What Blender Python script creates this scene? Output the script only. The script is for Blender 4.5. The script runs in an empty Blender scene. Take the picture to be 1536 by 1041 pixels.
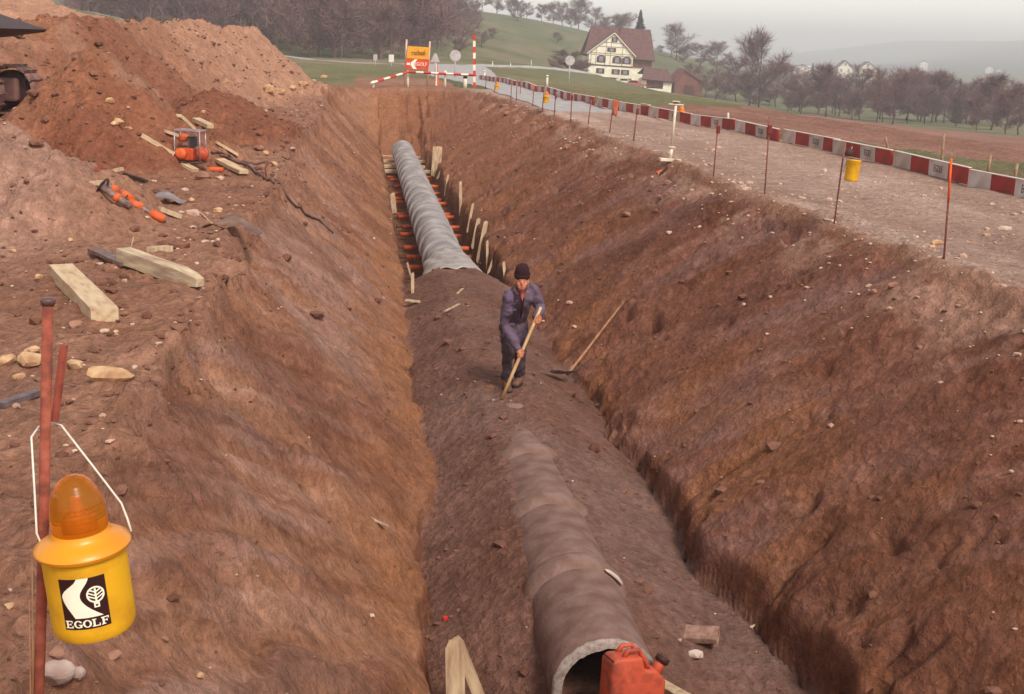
import bpy, bmesh, math, random
import numpy as np
from mathutils import Vector, Matrix
from mathutils.geometry import tessellate_polygon
random.seed(7)
R = math.radians
scene = bpy.context.scene
COL = scene.collection

# ------------------------------------------------------------------ camera, sky, sun, exposure
F_PX, CX, CY = 1900.0, 768.0, 520.5           # focal length in pixels of a 1536 wide picture
CAM = np.array([0.0, 0.0, 1.9])               # eye 1.9 m above the trench rim; +Y runs along the trench
def _c(px, py):
    return np.array([(px - CX) / F_PX, -(py - CY) / F_PX, -1.0])
_dy = _c(540, 58); _dy /= np.linalg.norm(_dy)
_d2 = _c(1540, 58 + 1000 * math.tan(R(1.9)))
_up = np.cross(_d2, _dy); _up /= np.linalg.norm(_up)
if _up[1] < 0: _up = -_up
_xc = np.cross(_dy, _up)
ROT = np.array([_xc, _dy, _up])               # camera axes -> world axes
cd = bpy.data.cameras.new('camera'); cam = bpy.data.objects.new('camera', cd); COL.objects.link(cam)
cam.matrix_world = Matrix.Translation(CAM) @ Matrix(ROT.tolist()).to_4x4()
cd.sensor_width = 36.0; cd.lens = 36.0 * F_PX / 1536.0; cd.clip_start = 0.05; cd.clip_end = 20000
scene.camera = cam

SUN_EL, SUN_AZ = 48.0, 158.0                   # azimuth of the sun clockwise from +Y: behind the camera, to the right
w = bpy.data.worlds.new('World'); scene.world = w; w.use_nodes = True
nt = w.node_tree; nt.nodes.clear()
sky = nt.nodes.new('ShaderNodeTexSky'); sky.sky_type = 'NISHITA'; sky.sun_disc = False
sky.sun_elevation = R(SUN_EL); sky.sun_rotation = R(SUN_AZ); sky.altitude = 400
sky.air_density = 1.0; sky.dust_density = 1.0; sky.ozone_density = 1.0
hs = nt.nodes.new('ShaderNodeHueSaturation'); hs.inputs['Saturation'].default_value = 0.30
bg = nt.nodes.new('ShaderNodeBackground'); bg.inputs['Strength'].default_value = 0.15
wo = nt.nodes.new('ShaderNodeOutputWorld')
nt.links.new(sky.outputs['Color'], hs.inputs['Color'])
tn = nt.nodes.new('ShaderNodeMix'); tn.data_type = 'RGBA'; tn.blend_type = 'MULTIPLY'; tn.inputs[0].default_value = 1.0
tn.inputs[7].default_value = (1.0, 0.95, 0.88, 1)   # thin high cloud, slightly warm
nt.links.new(hs.outputs['Color'], tn.inputs[6]); nt.links.new(tn.outputs[2], bg.inputs['Color'])
nt.links.new(bg.outputs[0], wo.inputs['Surface'])
sd = bpy.data.lights.new('sun', 'SUN'); so = bpy.data.objects.new('sun', sd); COL.objects.link(so)
sd.energy = 2.0; sd.angle = R(15.0); sd.color = (1.0, 0.93, 0.84)
_sv = Vector((math.sin(R(SUN_AZ)) * math.cos(R(SUN_EL)), math.cos(R(SUN_AZ)) * math.cos(R(SUN_EL)), math.sin(R(SUN_EL))))
so.rotation_euler = _sv.to_track_quat('Z', 'Y').to_euler(); so.location = (-10, -10, 30)
scene.view_settings.view_transform = 'Standard'; scene.view_settings.look = 'None'
scene.view_settings.exposure = 0.6; scene.view_settings.gamma = 1.0
scene.view_settings.use_curve_mapping = False

# ------------------------------------------------------------------ helpers
def ray(px, py):
    return ROT @ _c(px, py)
def P(px, py, Y):                              # point seen at a pixel, Y metres down the trench line
    d = ray(px, py); return CAM + d * (Y / d[1])
def lin(r, g, b):                              # sRGB 0..255 -> linear
    f = lambda c: (c / 255 / 12.92) if c / 255 <= .04045 else ((c / 255 + .055) / 1.055) ** 2.4
    return (f(r), f(g), f(b))

def _hash(ix, iy, seed):
    h = (ix.astype(np.int64) * 374761393 + iy.astype(np.int64) * 668265263 + seed * 1442695041) & 0xffffffff
    h = ((h ^ (h >> 13)) * 1274126177) & 0xffffffff
    h = ((h ^ (h >> 16)) * 2246822519) & 0xffffffff
    return ((h ^ (h >> 15)) & 0xffffff) / float(0xffffff)
def vn(x, y, seed=0):                          # value noise, -1..1
    x = np.asarray(x, float); y = np.asarray(y, float)
    ix = np.floor(x); iy = np.floor(y); fx = x - ix; fy = y - iy
    fx = fx ** 3 * (fx * (fx * 6 - 15) + 10); fy = fy ** 3 * (fy * (fy * 6 - 15) + 10)
    a = _hash(ix, iy, seed); b = _hash(ix + 1, iy, seed); c = _hash(ix, iy + 1, seed); d = _hash(ix + 1, iy + 1, seed)
    return ((a + (b - a) * fx) * (1 - fy) + (c + (d - c) * fx) * fy) * 2 - 1
def fbm(x, y, octv=4, seed=0, gain=.5):
    s = 0; a = 1.0; t = 0
    for i in range(octv):
        s = s + a * vn(x * 2 ** i + 13.7 * i, y * 2 ** i - 7.3 * i, seed + i); t += a; a *= gain
    return s / t * 1.5
def sstep(a, b, x):
    t = np.clip((x - a) / (b - a), 0, 1); return t * t * (3 - 2 * t)
def lerp(a, b, t): return a + (b - a) * t

# ------------------------------------------------------------------ the lie of the land
# control points: pixel in the photograph and the distance down the trench line judged for it
_ctl = [(600,97,120),(470,96,110),(400,88,160),(560,88,165),(680,92,165),(700,98,120),(650,97,130),
        (740,97,160),(870,99,170),(800,99,160),(560,60,230),(620,35,290),(690,18,360),(760,20,390),(830,35,400),(880,45,400),(800,62,280),
        (740,62,260),(960,72,380),(1040,90,380),(910,124,255),(980,134,240),(1050,146,220),(1000,160,110),
        (1100,160,200),(1200,172,190),(1340,190,185),(1440,188,200),(1490,200,150),(1536,238,36),(1300,214,38),(1420,215,70),(1536,215,80),
        (1250,182,110),(1150,160,250),(1150,115,420),(1270,118,700),(1200,112,650),(1400,125,600),(1530,130,650),
        (1000,100,600),(880,80,650),(1100,96,1300),(1300,99,1500),(1500,99,1500),(1100,92,2500),(1250,95,2600),(1310,94.5,2600),(1360,91,2600),(1400,83,2600),(1536,60,2600),(1700,50,2600),
        (350,35,240),(300,10,330),(200,10,300),(120,10,120),(60,20,110),(-200,5,200),(-400,10,400),(0,-20,500),(200,-20,600),(500,-10,700),(700,10,900),
        (880,131,130),(930,131,200),(965,143,150),(905,126,235),(760,97,110),(880,150,42),(950,150,80),(1900,260,70),(1900,200,300),(1900,140,900),(2200,320,60)]
_cp = np.array([P(*c) for c in _ctl] + [np.array(q, float) for q in
      [(-20,20,.1),(-30,60,.3),(8,58,0),(-6,60,0),(3,75,0),(-3,90,0),(10,20,0),(10,45,-.1),(-12,5,0),(12,5,-.2),(25,5,-1.2),(40,10,-2.5)]])
def _uw(x, y):
    yy = np.maximum(y, 6.0)
    return np.clip(x / yy, -1.2, 1.4) * 2.2, np.log(yy)
def _phi(r2): return .5 * r2 * np.log(r2 + 1e-9)
_cu, _cw = _uw(_cp[:, 0], _cp[:, 1])
_n = len(_cp)
_K = _phi((_cu[:, None] - _cu[None]) ** 2 + (_cw[:, None] - _cw[None]) ** 2) + np.eye(_n) * .02
_A = np.zeros((_n + 3, _n + 3)); _A[:_n, :_n] = _K
_A[:_n, _n:] = np.stack([np.ones(_n), _cu, _cw], 1); _A[_n:, :_n] = _A[:_n, _n:].T
_sc = np.maximum(_cp[:, 1], 6.0)
_wt = np.linalg.solve(_A, np.concatenate([(_cp[:, 2] - 1.9) / _sc, np.zeros(3)]))   # elevation slope is what is interpolated
def z_far(x, y):
    x = np.asarray(x, float); y = np.asarray(y, float)
    yy = np.clip(y, 6.0, 3000.0)
    u, w_ = _uw(x, np.clip(y, 6.0, 3000.0))
    s = _wt[_n] + _wt[_n + 1] * u + _wt[_n + 2] * w_
    for i in range(_n):
        s = s + _wt[i] * _phi((u - _cu[i]) ** 2 + (w_ - _cw[i]) ** 2)
    return np.clip(1.9 + s * yy, -45, 46)

TX = 1.56                                      # pipe axis
PIPE_Z, PIPE_R = -2.05, 0.35
def fill_top(y):                               # level of the earth round the pipe
    return np.interp(y, [4, 7.1, 7.7, 8.3, 9.6, 11, 12.0, 12.7, 16, 20.0, 20.8, 21.5], [-2.45, -2.30, -2.04, -1.85, -1.765, -1.70, -1.635, -1.585, -1.56, -1.58, -1.85, -2.8])
def mound(x, y, cx, cy, h, slope, sx=1.0, sy=1.0, seed=0):
    d = np.sqrt(((x - cx) / sx) ** 2 + ((y - cy) / sy) ** 2 + .05) * (1 + .16 * fbm(x * .7, y * .7, 2, seed))
    return h - slope * d
def smax(a, b, k=.12):
    return .5 * (a + b + np.sqrt((a - b) ** 2 + k * k))

def bar_x(y):                                  # line of the barrier boards along the lane
    return np.interp(y, [12, 18, 25, 31.5, 36.5, 42, 54, 75], [9.6, 9.45, 9.45, 9.0, 8.1, 7.65, 7.3, 6.6])
def land(x, y, detail=True):
    """height and zone weights of the ground"""
    x = np.asarray(x, float); y = np.asarray(y, float)
    out = {}
    # outside the site the land follows the valley
    ox = np.maximum(np.maximum(-11 - x, x - 10.3), 0); oy = np.maximum(y - 58, 0)
    s = sstep(0, 14, np.hypot(ox, oy * .8))
    zf = np.zeros_like(x)
    m = s > 0
    if m.any(): zf[m] = z_far(x[m], y[m])
    z = zf * s
    # bank level: gentle unevenness
    z = z + (1 - s) * .05 * fbm(x * .5, y * .35, 3, 5)
    # spoil heaps on the left bank
    rx = np.interp(y, [15, 24, 30, 40, 48, 60], [-7.5, -5.2, -4.7, -4.2, -3.7, -3.6])
    ry = np.interp(y, [12, 18, 24, 30, 44, 49, 53, 60], [-1.5, -.2, 1.95, 2.12, 2.08, 1.95, -.2, -6])
    dxr = np.maximum(x - rx, 0)
    lump = fbm(x * .8, y * .5, 4, 21)
    ridge = ry + .22 * lump - .92 * dxr * (1 + .12 * fbm(x * .5, y * .3, 2, 9)) - .14 * np.maximum(rx - x, 0)
    m1 = mound(x, y, -3.75, 19.0, 1.75, .85, .95, 1.2, 31)
    m2 = mound(x, y, -4.3, 13.2, 1.45, .74, 1.2, 1.1, 32)
    m3 = mound(x, y, -6.5, 10.0, 1.0, .5, 1.3, 1.3, 33)
    m4 = mound(x, y, -2.7, 24.5, .95, .55, 1.0, 2.4, 34)
    m5 = .52 - .5 * np.maximum(np.maximum(np.abs(x + 8.0) - 2.9, np.abs(y - 21) - 2.2), 0)
    m6 = mound(x, y, -17, 46, 4.6, .42, 1.3, 1.6, 35)
    heap = smax(smax(smax(ridge, m1, .25), smax(m2, m3, .2), .15), smax(smax(m4, m5, .2), m6, .2), .15)
    heapw = sstep(-.02, .18, heap)
    z = smax(z, heap, .1) - .012
    # the trench
    nl = fbm(y * .9, y * 0 + 1.5, 3, 41); nr = fbm(y * .8, y * 0 + 9.5, 3, 42)
    e = np.interp(y, [2.6, 4.1], [0, 1]); e = e * e * (3 - 2 * e)
    endt = np.clip((53.0 - y) / 4.6, 0, 1) ** .8
    pin = np.interp(y, [46, 53], [0, 1.0])
    xl = -1.12 + .10 * nl + pin * .9 + .10 * fbm(y * 3.1, y * 0 + 3, 2, 43)
    xr = np.interp(y, [8, 11, 30, 46, 53], [5.75, 5.5, 5.35, 5.2, 4.2]) + .16 * nr
    bl = np.interp(y, [6, 8.3, 9.3, 11, 13, 15, 19, 48], [.50, .53, .56, .74, .78, .76, .82, .82]) + .07 * fbm(y * 1.7, y * 0, 3, 44)
    br = np.interp(y, [6, 7.7, 8.5, 9.4, 11.2, 12, 14.3, 16.3, 24, 48], [3.3, 3.05, 2.9, 2.76, 2.72, 2.6, 2.48, 2.34, 2.42, 2.38]) + .12 * fbm(y * 1.3, y * 0 + 5, 3, 45)
    ft = fill_top(y)
    # fill: side level, hump over the pipe
    q = np.abs(x - TX)
    side = np.interp(y, [4, 7, 9, 12, 14, 19.8, 21.0, 21.7, 56], [-2.5, -2.44, -2.34, -2.2, -2.12, -2.10, -2.35, -2.9, -2.9])
    hump = ft - .05 - np.maximum(q - .30, 0) * .55
    floor = np.where(y < 21.7, smax(hump, side, .08), side)
    tl = np.clip((x - xl) / (bl - xl), 0, 1); tr = np.clip((xr - x) / (xr - br), 0, 1)
    dl = (0.055 * sstep(0, .05, tl) + .945 * np.clip((tl - .015) / .985, 0, 1) ** .97)
    dr = tr ** 1.10 * .97 + .03 * sstep(.0, .06, tr)
    # steeper foot of the walls
    dl = dl * .80 + .20 * sstep(.945, 1, tl); dr = dr * .78 + .22 * sstep(.955, 1, tr)
    prof = np.minimum(dl, dr) * e * endt
    inside = (x > xl) & (x < xr)
    depth = np.where(inside, prof, 0)
    fl = -floor
    wallz = -depth * 2.62
    zt = np.where(inside, np.maximum(wallz, floor * e * endt), 0)
    onfloor = sstep(-.04, .10, floor * e * endt - wallz) * inside * sstep(.2, .8, e) * sstep(.3, .9, endt)
    wall = inside * sstep(.01, .08, depth) * (1 - onfloor)
    z = np.where(inside, z * (1 - sstep(0, .25, depth)) + zt, z)
    wallL = wall * (x < TX); wallR = wall * (x >= TX)
    lane = sstep(-.15, .35, x - xr) * (1 - sstep(.05, .35, x - bar_x(y))) * (1 - sstep(54, 58, y))
    out.update(s=s, heap=heapw * (1 - inside), wallL=wallL, wallR=wallR, floor=onfloor, lane=lane, tl=tl, tr=tr, inside=inside, xl=xl, xr=xr)
    if not detail:
        return z, out
    # ---- relief
    ls = tl * 2.9 * 1.0; rs = tr * 4.0
    near = (1 - s)
    # streaks left by the digging bucket run down the walls and away
    aL = (y - ls * 1.25); bL = (y + ls * .8)
    stL = fbm(aL * 2.2 + .5 * fbm(bL, aL, 2, 3), bL * .30, 4, 51) + .25 * np.abs(fbm(aL * 5, bL * .6, 3, 52)) * sstep(-.2, .6, fbm(bL * .8, aL * .5, 2, 90))
    teeth = np.maximum(np.cos(6.283 * (aL / .19 + .5 * fbm(bL * .5, aL * .4, 2, 91))), 0) ** 2 * sstep(.15, .5, fbm(aL * .55, bL * .45, 2, 92))
    aR = (y - rs * .55); bR = (rs + y * .55)
    stR = fbm(aR * 2.0 + .7 * fbm(bR * .8, aR * .8, 2, 4), bR * .35, 4, 53) + .4 * np.abs(fbm(aR * 4.5, bR * .8, 3, 54))
    big = fbm(x * 1.1 + 3, y * .9, 3, 55)
    clod = fbm(x * 5.5, y * 5.0, 4, 56, .6)
    clod2 = np.abs(fbm(x * 9 + 2, y * 8, 3, 57, .6))
    pit = -np.maximum(fbm(x * 2.6, y * 2.3, 4, 58, .62) - .62, 0)           # torn-out hollows
    pit2 = -np.maximum(fbm(x * 2.3 + 7, y * 2.6, 4, 70, .66) - .48, 0)
    scar = -np.maximum(fbm(x * 1.2, y * 6.5, 3, 61, .6) - .42, 0) * (sstep(.70, .9, tr) * (x > TX))   # slumped gullies at the wall's foot
    rough = sstep(-.3, .5, fbm(x * .45 + 8, y * .4, 2, 59))
    dz = wallL * (-.028 * teeth + .045 * stL + .03 * big + .024 * clod + .10 * pit)
    dz = dz + wallR * (.05 * stR + .04 * big + (.012 + .030 * rough) * clod + .34 * pit2 + .6 * scar)
    dz = dz + onfloor * (.026 * fbm(x * 2, y * 1.6, 3, 60) + .018 * clod) * (.35 + .65 * sstep(.3, .7, np.abs(x - TX)))
    heapo = heapw * (1 - inside) * near
    dz = dz + heapo * (.085 * clod + .07 * fbm(x * 2, y * 1.4, 3, 62) + .03 * clod2)
    bank = near * (1 - inside) * (1 - heapw) * (1 - lane)
    dz = dz + bank * (.034 * clod + .02 * fbm(x * 2.2, y * 1.8, 3, 63) + .03 * np.maximum(fbm(x * 3, y * 3, 3, 64) - .3, 0))
    lip = np.exp(-((x - xl + .05) / .12) ** 2) * (y > 3) * (y < 50)
    dz = dz + lip * .07 * fbm(x * 4, y * 3.2, 4, 65, .6)
    lipr = np.exp(-((x - xr) / .35) ** 2) * (y > 3) * (y < 50)
    dz = dz + lipr * (.05 * fbm(x * 3, y * 2.2, 4, 66, .6) + .015 * clod)
    dz = dz + lane * (.008 * clod + .015 * fbm(x * 1.5, y * .4, 3, 67))
    # ploughed field and meadow far off
    dz = dz + s * (.05 * fbm(x * .8, y * .5, 3, 68) + .25 * fbm(x * .02, y * .02, 3, 69) * sstep(80, 200, y))
    out.update(stL=stL, stR=stR, big=big, clod=clod, rough=rough, bank=bank)
    return z + dz, out
def H(x, y):
    return float(land(np.array([float(x)]), np.array([float(y)]))[0][0])
def G(px, py, lo=2.0, hi=2500.0):              # where the sight line of a pixel meets the ground
    ts = np.geomspace(lo, hi, 420); d = ray(px, py); q = CAM[None] + d[None] * (ts / d[1])[:, None]
    below = q[:, 2] < land(q[:, 0], q[:, 1], False)[0]
    i = int(np.argmax(below)) if below.any() else len(ts) - 1
    if 0 < i:
        ts = np.linspace(ts[i - 1], ts[i], 40); q = CAM[None] + d[None] * (ts / d[1])[:, None]
        below = q[:, 2] < land(q[:, 0], q[:, 1], True)[0]
        i = int(np.argmax(below)) if below.any() else 39
    p = q[i].copy(); p[2] = H(p[0], p[1]); return p

# ------------------------------------------------------------------ materials
MATS = {}
def mat(name, c1, c2=None, rough=.85, scale=8.0, detail=6.0, bump=0.0, bscale=None, metal=0.0, c3=None, stretch=None, spec=.3, sharp=(.35, .65)):
    if name in MATS: return MATS[name]
    m = bpy.data.materials.new(name); m.use_nodes = True; t = m.node_tree; b = t.nodes['Principled BSDF']
    b.inputs['Roughness'].default_value = rough; b.inputs['Metallic'].default_value = metal
    b.inputs['Specular IOR Level'].default_value = spec
    tc = t.nodes.new('ShaderNodeTexCoord'); mp = t.nodes.new('ShaderNodeMapping'); t.links.new(tc.outputs['Object'], mp.inputs['Vector'])
    if stretch: mp.inputs['Scale'].default_value = stretch
    nz = t.nodes.new('ShaderNodeTexNoise'); nz.inputs['Scale'].default_value = scale; nz.inputs['Detail'].default_value = detail
    t.links.new(mp.outputs[0], nz.inputs['Vector'])
    cr = t.nodes.new('ShaderNodeValToRGB'); cr.color_ramp.elements[0].position = sharp[0]; cr.color_ramp.elements[1].position = sharp[1]
    c2 = c2 or tuple(v * .8 for v in c1)
    cr.color_ramp.elements[0].color = (*c1, 1); cr.color_ramp.elements[1].color = (*c2, 1)
    if c3:
        e_ = cr.color_ramp.elements.new(.5); e_.color = (*c3, 1)
    t.links.new(nz.outputs['Fac'], cr.inputs['Fac']); t.links.new(cr.outputs['Color'], b.inputs['Base Color'])
    if bump:
        n2 = t.nodes.new('ShaderNodeTexNoise'); n2.inputs['Scale'].default_value = bscale or scale * 3; n2.inputs['Detail'].default_value = 8
        t.links.new(mp.outputs[0], n2.inputs['Vector'])
        bp = t.nodes.new('ShaderNodeBump'); bp.inputs['Strength'].default_value = 1.0; bp.inputs['Distance'].default_value = bump
        t.links.new(n2.outputs['Fac'], bp.inputs['Height']); t.links.new(bp.outputs[0], b.inputs['Normal'])
    MATS[name] = m; return m

# ------------------------------------------------------------------ mesh builder
class MB:
    def __init__(s): s.v = []; s.f = []; s.m = []
    def add(s, vs, fs, mi=0, M=None):
        o = len(s.v)
        for p in vs: s.v.append(tuple(M @ Vector(p)) if M is not None else tuple(p))
        for f in fs: s.f.append(tuple(i + o for i in f)); s.m.append(mi)
        return s
    def box(s, c, d, M=None, mi=0, bev=0.0):
        x, y, z = c; a, b, h = d[0] / 2, d[1] / 2, d[2] / 2
        if bev:
            e = min(bev, a * .9, b * .9, h * .9); vs = []; fs = []
            bm = bmesh.new(); bmesh.ops.create_cube(bm, size=1.0)
            for v in bm.verts: v.co = Vector((v.co.x * 2 * a, v.co.y * 2 * b, v.co.z * 2 * h))
            bmesh.ops.bevel(bm, geom=list(bm.edges), offset=e, segments=2, affect='EDGES', profile=.5)
            bm.verts.index_update()
            vs = [(v.co.x + x, v.co.y + y, v.co.z + z) for v in bm.verts]; fs = [[v.index for v in f.verts] for f in bm.faces]
            bm.free(); return s.add(vs, fs, mi, M)
        vs = [(x + i * a, y + j * b, z + k * h) for i in (-1, 1) for j in (-1, 1) for k in (-1, 1)]
        return s.add(vs, [(0, 1, 3, 2), (4, 6, 7, 5), (0, 4, 5, 1), (2, 3, 7, 6), (0, 2, 6, 4), (1, 5, 7, 3)], mi, M)
    def tube(s, pts, rad, n=8, cap=True, mi=0, M=None, flat=None):
        pts = [Vector(p) for p in pts]; k = len(pts)
        if not hasattr(rad, '__len__'): rad = [rad] * k
        vs = []; fs = []; prev = None
        for i in range(k):
            t = (pts[min(i + 1, k - 1)] - pts[max(i - 1, 0)])
            if t.length < 1e-9: t = Vector((0, 0, 1))
            t.normalize()
            if prev is None:
                a = t.orthogonal().normalized() if abs(t.z) > .95 else Vector((0, 0, 1)).cross(t).normalized()
            else:
                a = (prev - t * prev.dot(t)); a = a.normalized() if a.length > 1e-6 else t.orthogonal().normalized()
            prev = a; b = t.cross(a)
            for j in range(n):
                q = 2 * math.pi * j / n; r1 = rad[i]; r2 = r1 * (flat or 1)
                vs.append(pts[i] + a * (r1 * math.cos(q)) + b * (r2 * math.sin(q)))
        for i in range(k - 1):
            for j in range(n):
                fs.append((i * n + j, i * n + (j + 1) % n, (i + 1) * n + (j + 1) % n, (i + 1) * n + j))
        if cap:
            fs.append(tuple(range(n - 1, -1, -1))); fs.append(tuple((k - 1) * n + j for j in range(n)))
        return s.add(vs, fs, mi, M)
    def lathe(s, prof, n=24, M=None, mi=0, cap=(True, True)):   # prof: (r,z) bottom to top
        vs = []; fs = []; k = len(prof)
        for r, z in prof:
            for j in range(n):
                q = 2 * math.pi * j / n; vs.append((r * math.cos(q), r * math.sin(q), z))
        for i in range(k - 1):
            for j in range(n):
                fs.append((i * n + j, i * n + (j + 1) % n, (i + 1) * n + (j + 1) % n, (i + 1) * n + j))
        if cap[0]: fs.append(tuple(range(n - 1, -1, -1)))
        if cap[1]: fs.append(tuple((k - 1) * n + j for j in range(n)))
        return s.add(vs, fs, mi, M)
    def prism(s, poly, h, M=None, mi=0):                         # polygon in xy (ccw), extruded 0..h in z
        n = len(poly); vs = [(p[0], p[1], 0) for p in poly] + [(p[0], p[1], h) for p in poly]
        tri = tessellate_polygon([[Vector((p[0], p[1], 0)) for p in poly]])
        fs = []
        for a, b, c in tri:
            A, B, C = poly[a], poly[b], poly[c]
            if (B[0] - A[0]) * (C[1] - A[1]) - (B[1] - A[1]) * (C[0] - A[0]) < 0: a, c = c, a
            fs.append((c, b, a)); fs.append((a + n, b + n, c + n))
        ar = sum(poly[i][0] * poly[(i + 1) % n][1] - poly[(i + 1) % n][0] * poly[i][1] for i in range(n))
        for i in range(n):
            j = (i + 1) % n; q = (i, j, j + n, i + n); fs.append(q if ar > 0 else q[::-1])
        return s.add(vs, fs, mi, M)
    def ell(s, c, r, n=12, k=8, M=None, mi=0):
        vs = [(c[0], c[1], c[2] - r[2])]; fs = []
        for i in range(1, k):
            a = -math.pi / 2 + math.pi * i / k
            for j in range(n):
                q = 2 * math.pi * j / n; vs.append((c[0] + r[0] * math.cos(a) * math.cos(q), c[1] + r[1] * math.cos(a) * math.sin(q), c[2] + r[2] * math.sin(a)))
        vs.append((c[0], c[1], c[2] + r[2])); t = len(vs) - 1
        for j in range(n): fs.append((0, 1 + (j + 1) % n, 1 + j)); fs.append((t, t - n + j, t - n + (j + 1) % n))
        for i in range(k - 2):
            for j in range(n): fs.append((1 + i * n + j, 1 + i * n + (j + 1) % n, 1 + (i + 1) * n + (j + 1) % n, 1 + (i + 1) * n + j))
        return s.add(vs, fs, mi, M)
    def mesh(s, name, mats, smooth=False):
        me = bpy.data.meshes.new(name); me.from_pydata(s.v, [], s.f)
        mats = mats if isinstance(mats, (list, tuple)) else [mats]
        for q in mats: me.materials.append(q)
        if len(mats) > 1: me.polygons.foreach_set('material_index', s.m)
        if smooth: me.polygons.foreach_set('use_smooth', [True] * len(me.polygons))
        me.update(); return me
    def build(s, name, mats, parent=None, smooth=False, loc=None, rot=None):
        return link(name, s.mesh(name, mats, smooth), parent, loc, rot)
def link(name, me, parent=None, loc=None, rot=None):
    o = bpy.data.objects.new(name, me); COL.objects.link(o)
    if parent is not None: o.parent = parent
    if loc is not None: o.location = [float(v) for v in loc]
    if rot is not None: o.rotation_euler = rot
    return o
def tag(o, label=None, cat=None, group=None, kind=None):
    if label: o['label'] = label
    if cat: o['category'] = cat
    if group: o['group'] = group
    if kind: o['kind'] = kind
    return o
def thing(name, label, cat, loc=(0, 0, 0), rot=(0, 0, 0), group=None):
    o = link(name, None, None, loc, rot); return tag(o, label, cat, group)
def copy_tree(o, parent=None):
    c = o.copy(); COL.objects.link(c)
    if parent is not None: c.parent = parent
    for ch in list(o.children): copy_tree(ch, c)
    return c
def shade_auto(o):
    for p in o.data.polygons: p.use_smooth = True
    try:
        o.data.set_sharp_from_angle(angle=R(40))
    except Exception: pass
    return o
def jitter(mb, amp, seed=0, sc=6.0):
    v = np.array(mb.v); 
    for k in range(3):
        v[:, k] += amp * vn(v[:, (k + 1) % 3] * sc + v[:, k] * sc * .7 + 5 * k, v[:, (k + 2) % 3] * sc + 3.3 * k, seed + k)
    mb.v = [tuple(q) for q in v]; return mb

# ------------------------------------------------------------------ the ground: one sheet from the trench to the far hills
def axis(segs):
    out = []
    for a, b, f in segs:
        x = a
        while x < b:
            out.append(x); x += f(x)
    return out
_right = axis([(-2.2, 6.1, lambda x: .022), (6.1, 9.4, lambda x: .035), (9.4, 2600, lambda x: max(.05, .055 * (x - 8.6)))])
_left = axis([(2.2, 8.0, lambda x: .042), (8.0, 1900, lambda x: max(.06, .055 * (x - 7)))])
gx = np.array([-v for v in _left[1:]][::-1] + _right)
gy = np.array(sorted([-v for v in axis([(-1.5, 120, lambda v: max(.06, .1 * (v + 2)))])][1:] + axis([(1.5, 2.8, lambda y: .022), (2.8, 58, lambda y: .0056 * y), (58, 3600, lambda y: .018 * y)])))
GX, GY = np.meshgrid(gx, gy); _sh = GX.shape
fxv, fyv = GX.ravel(), GY.ravel()
gz, zone = land(fxv, fyv)

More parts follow.
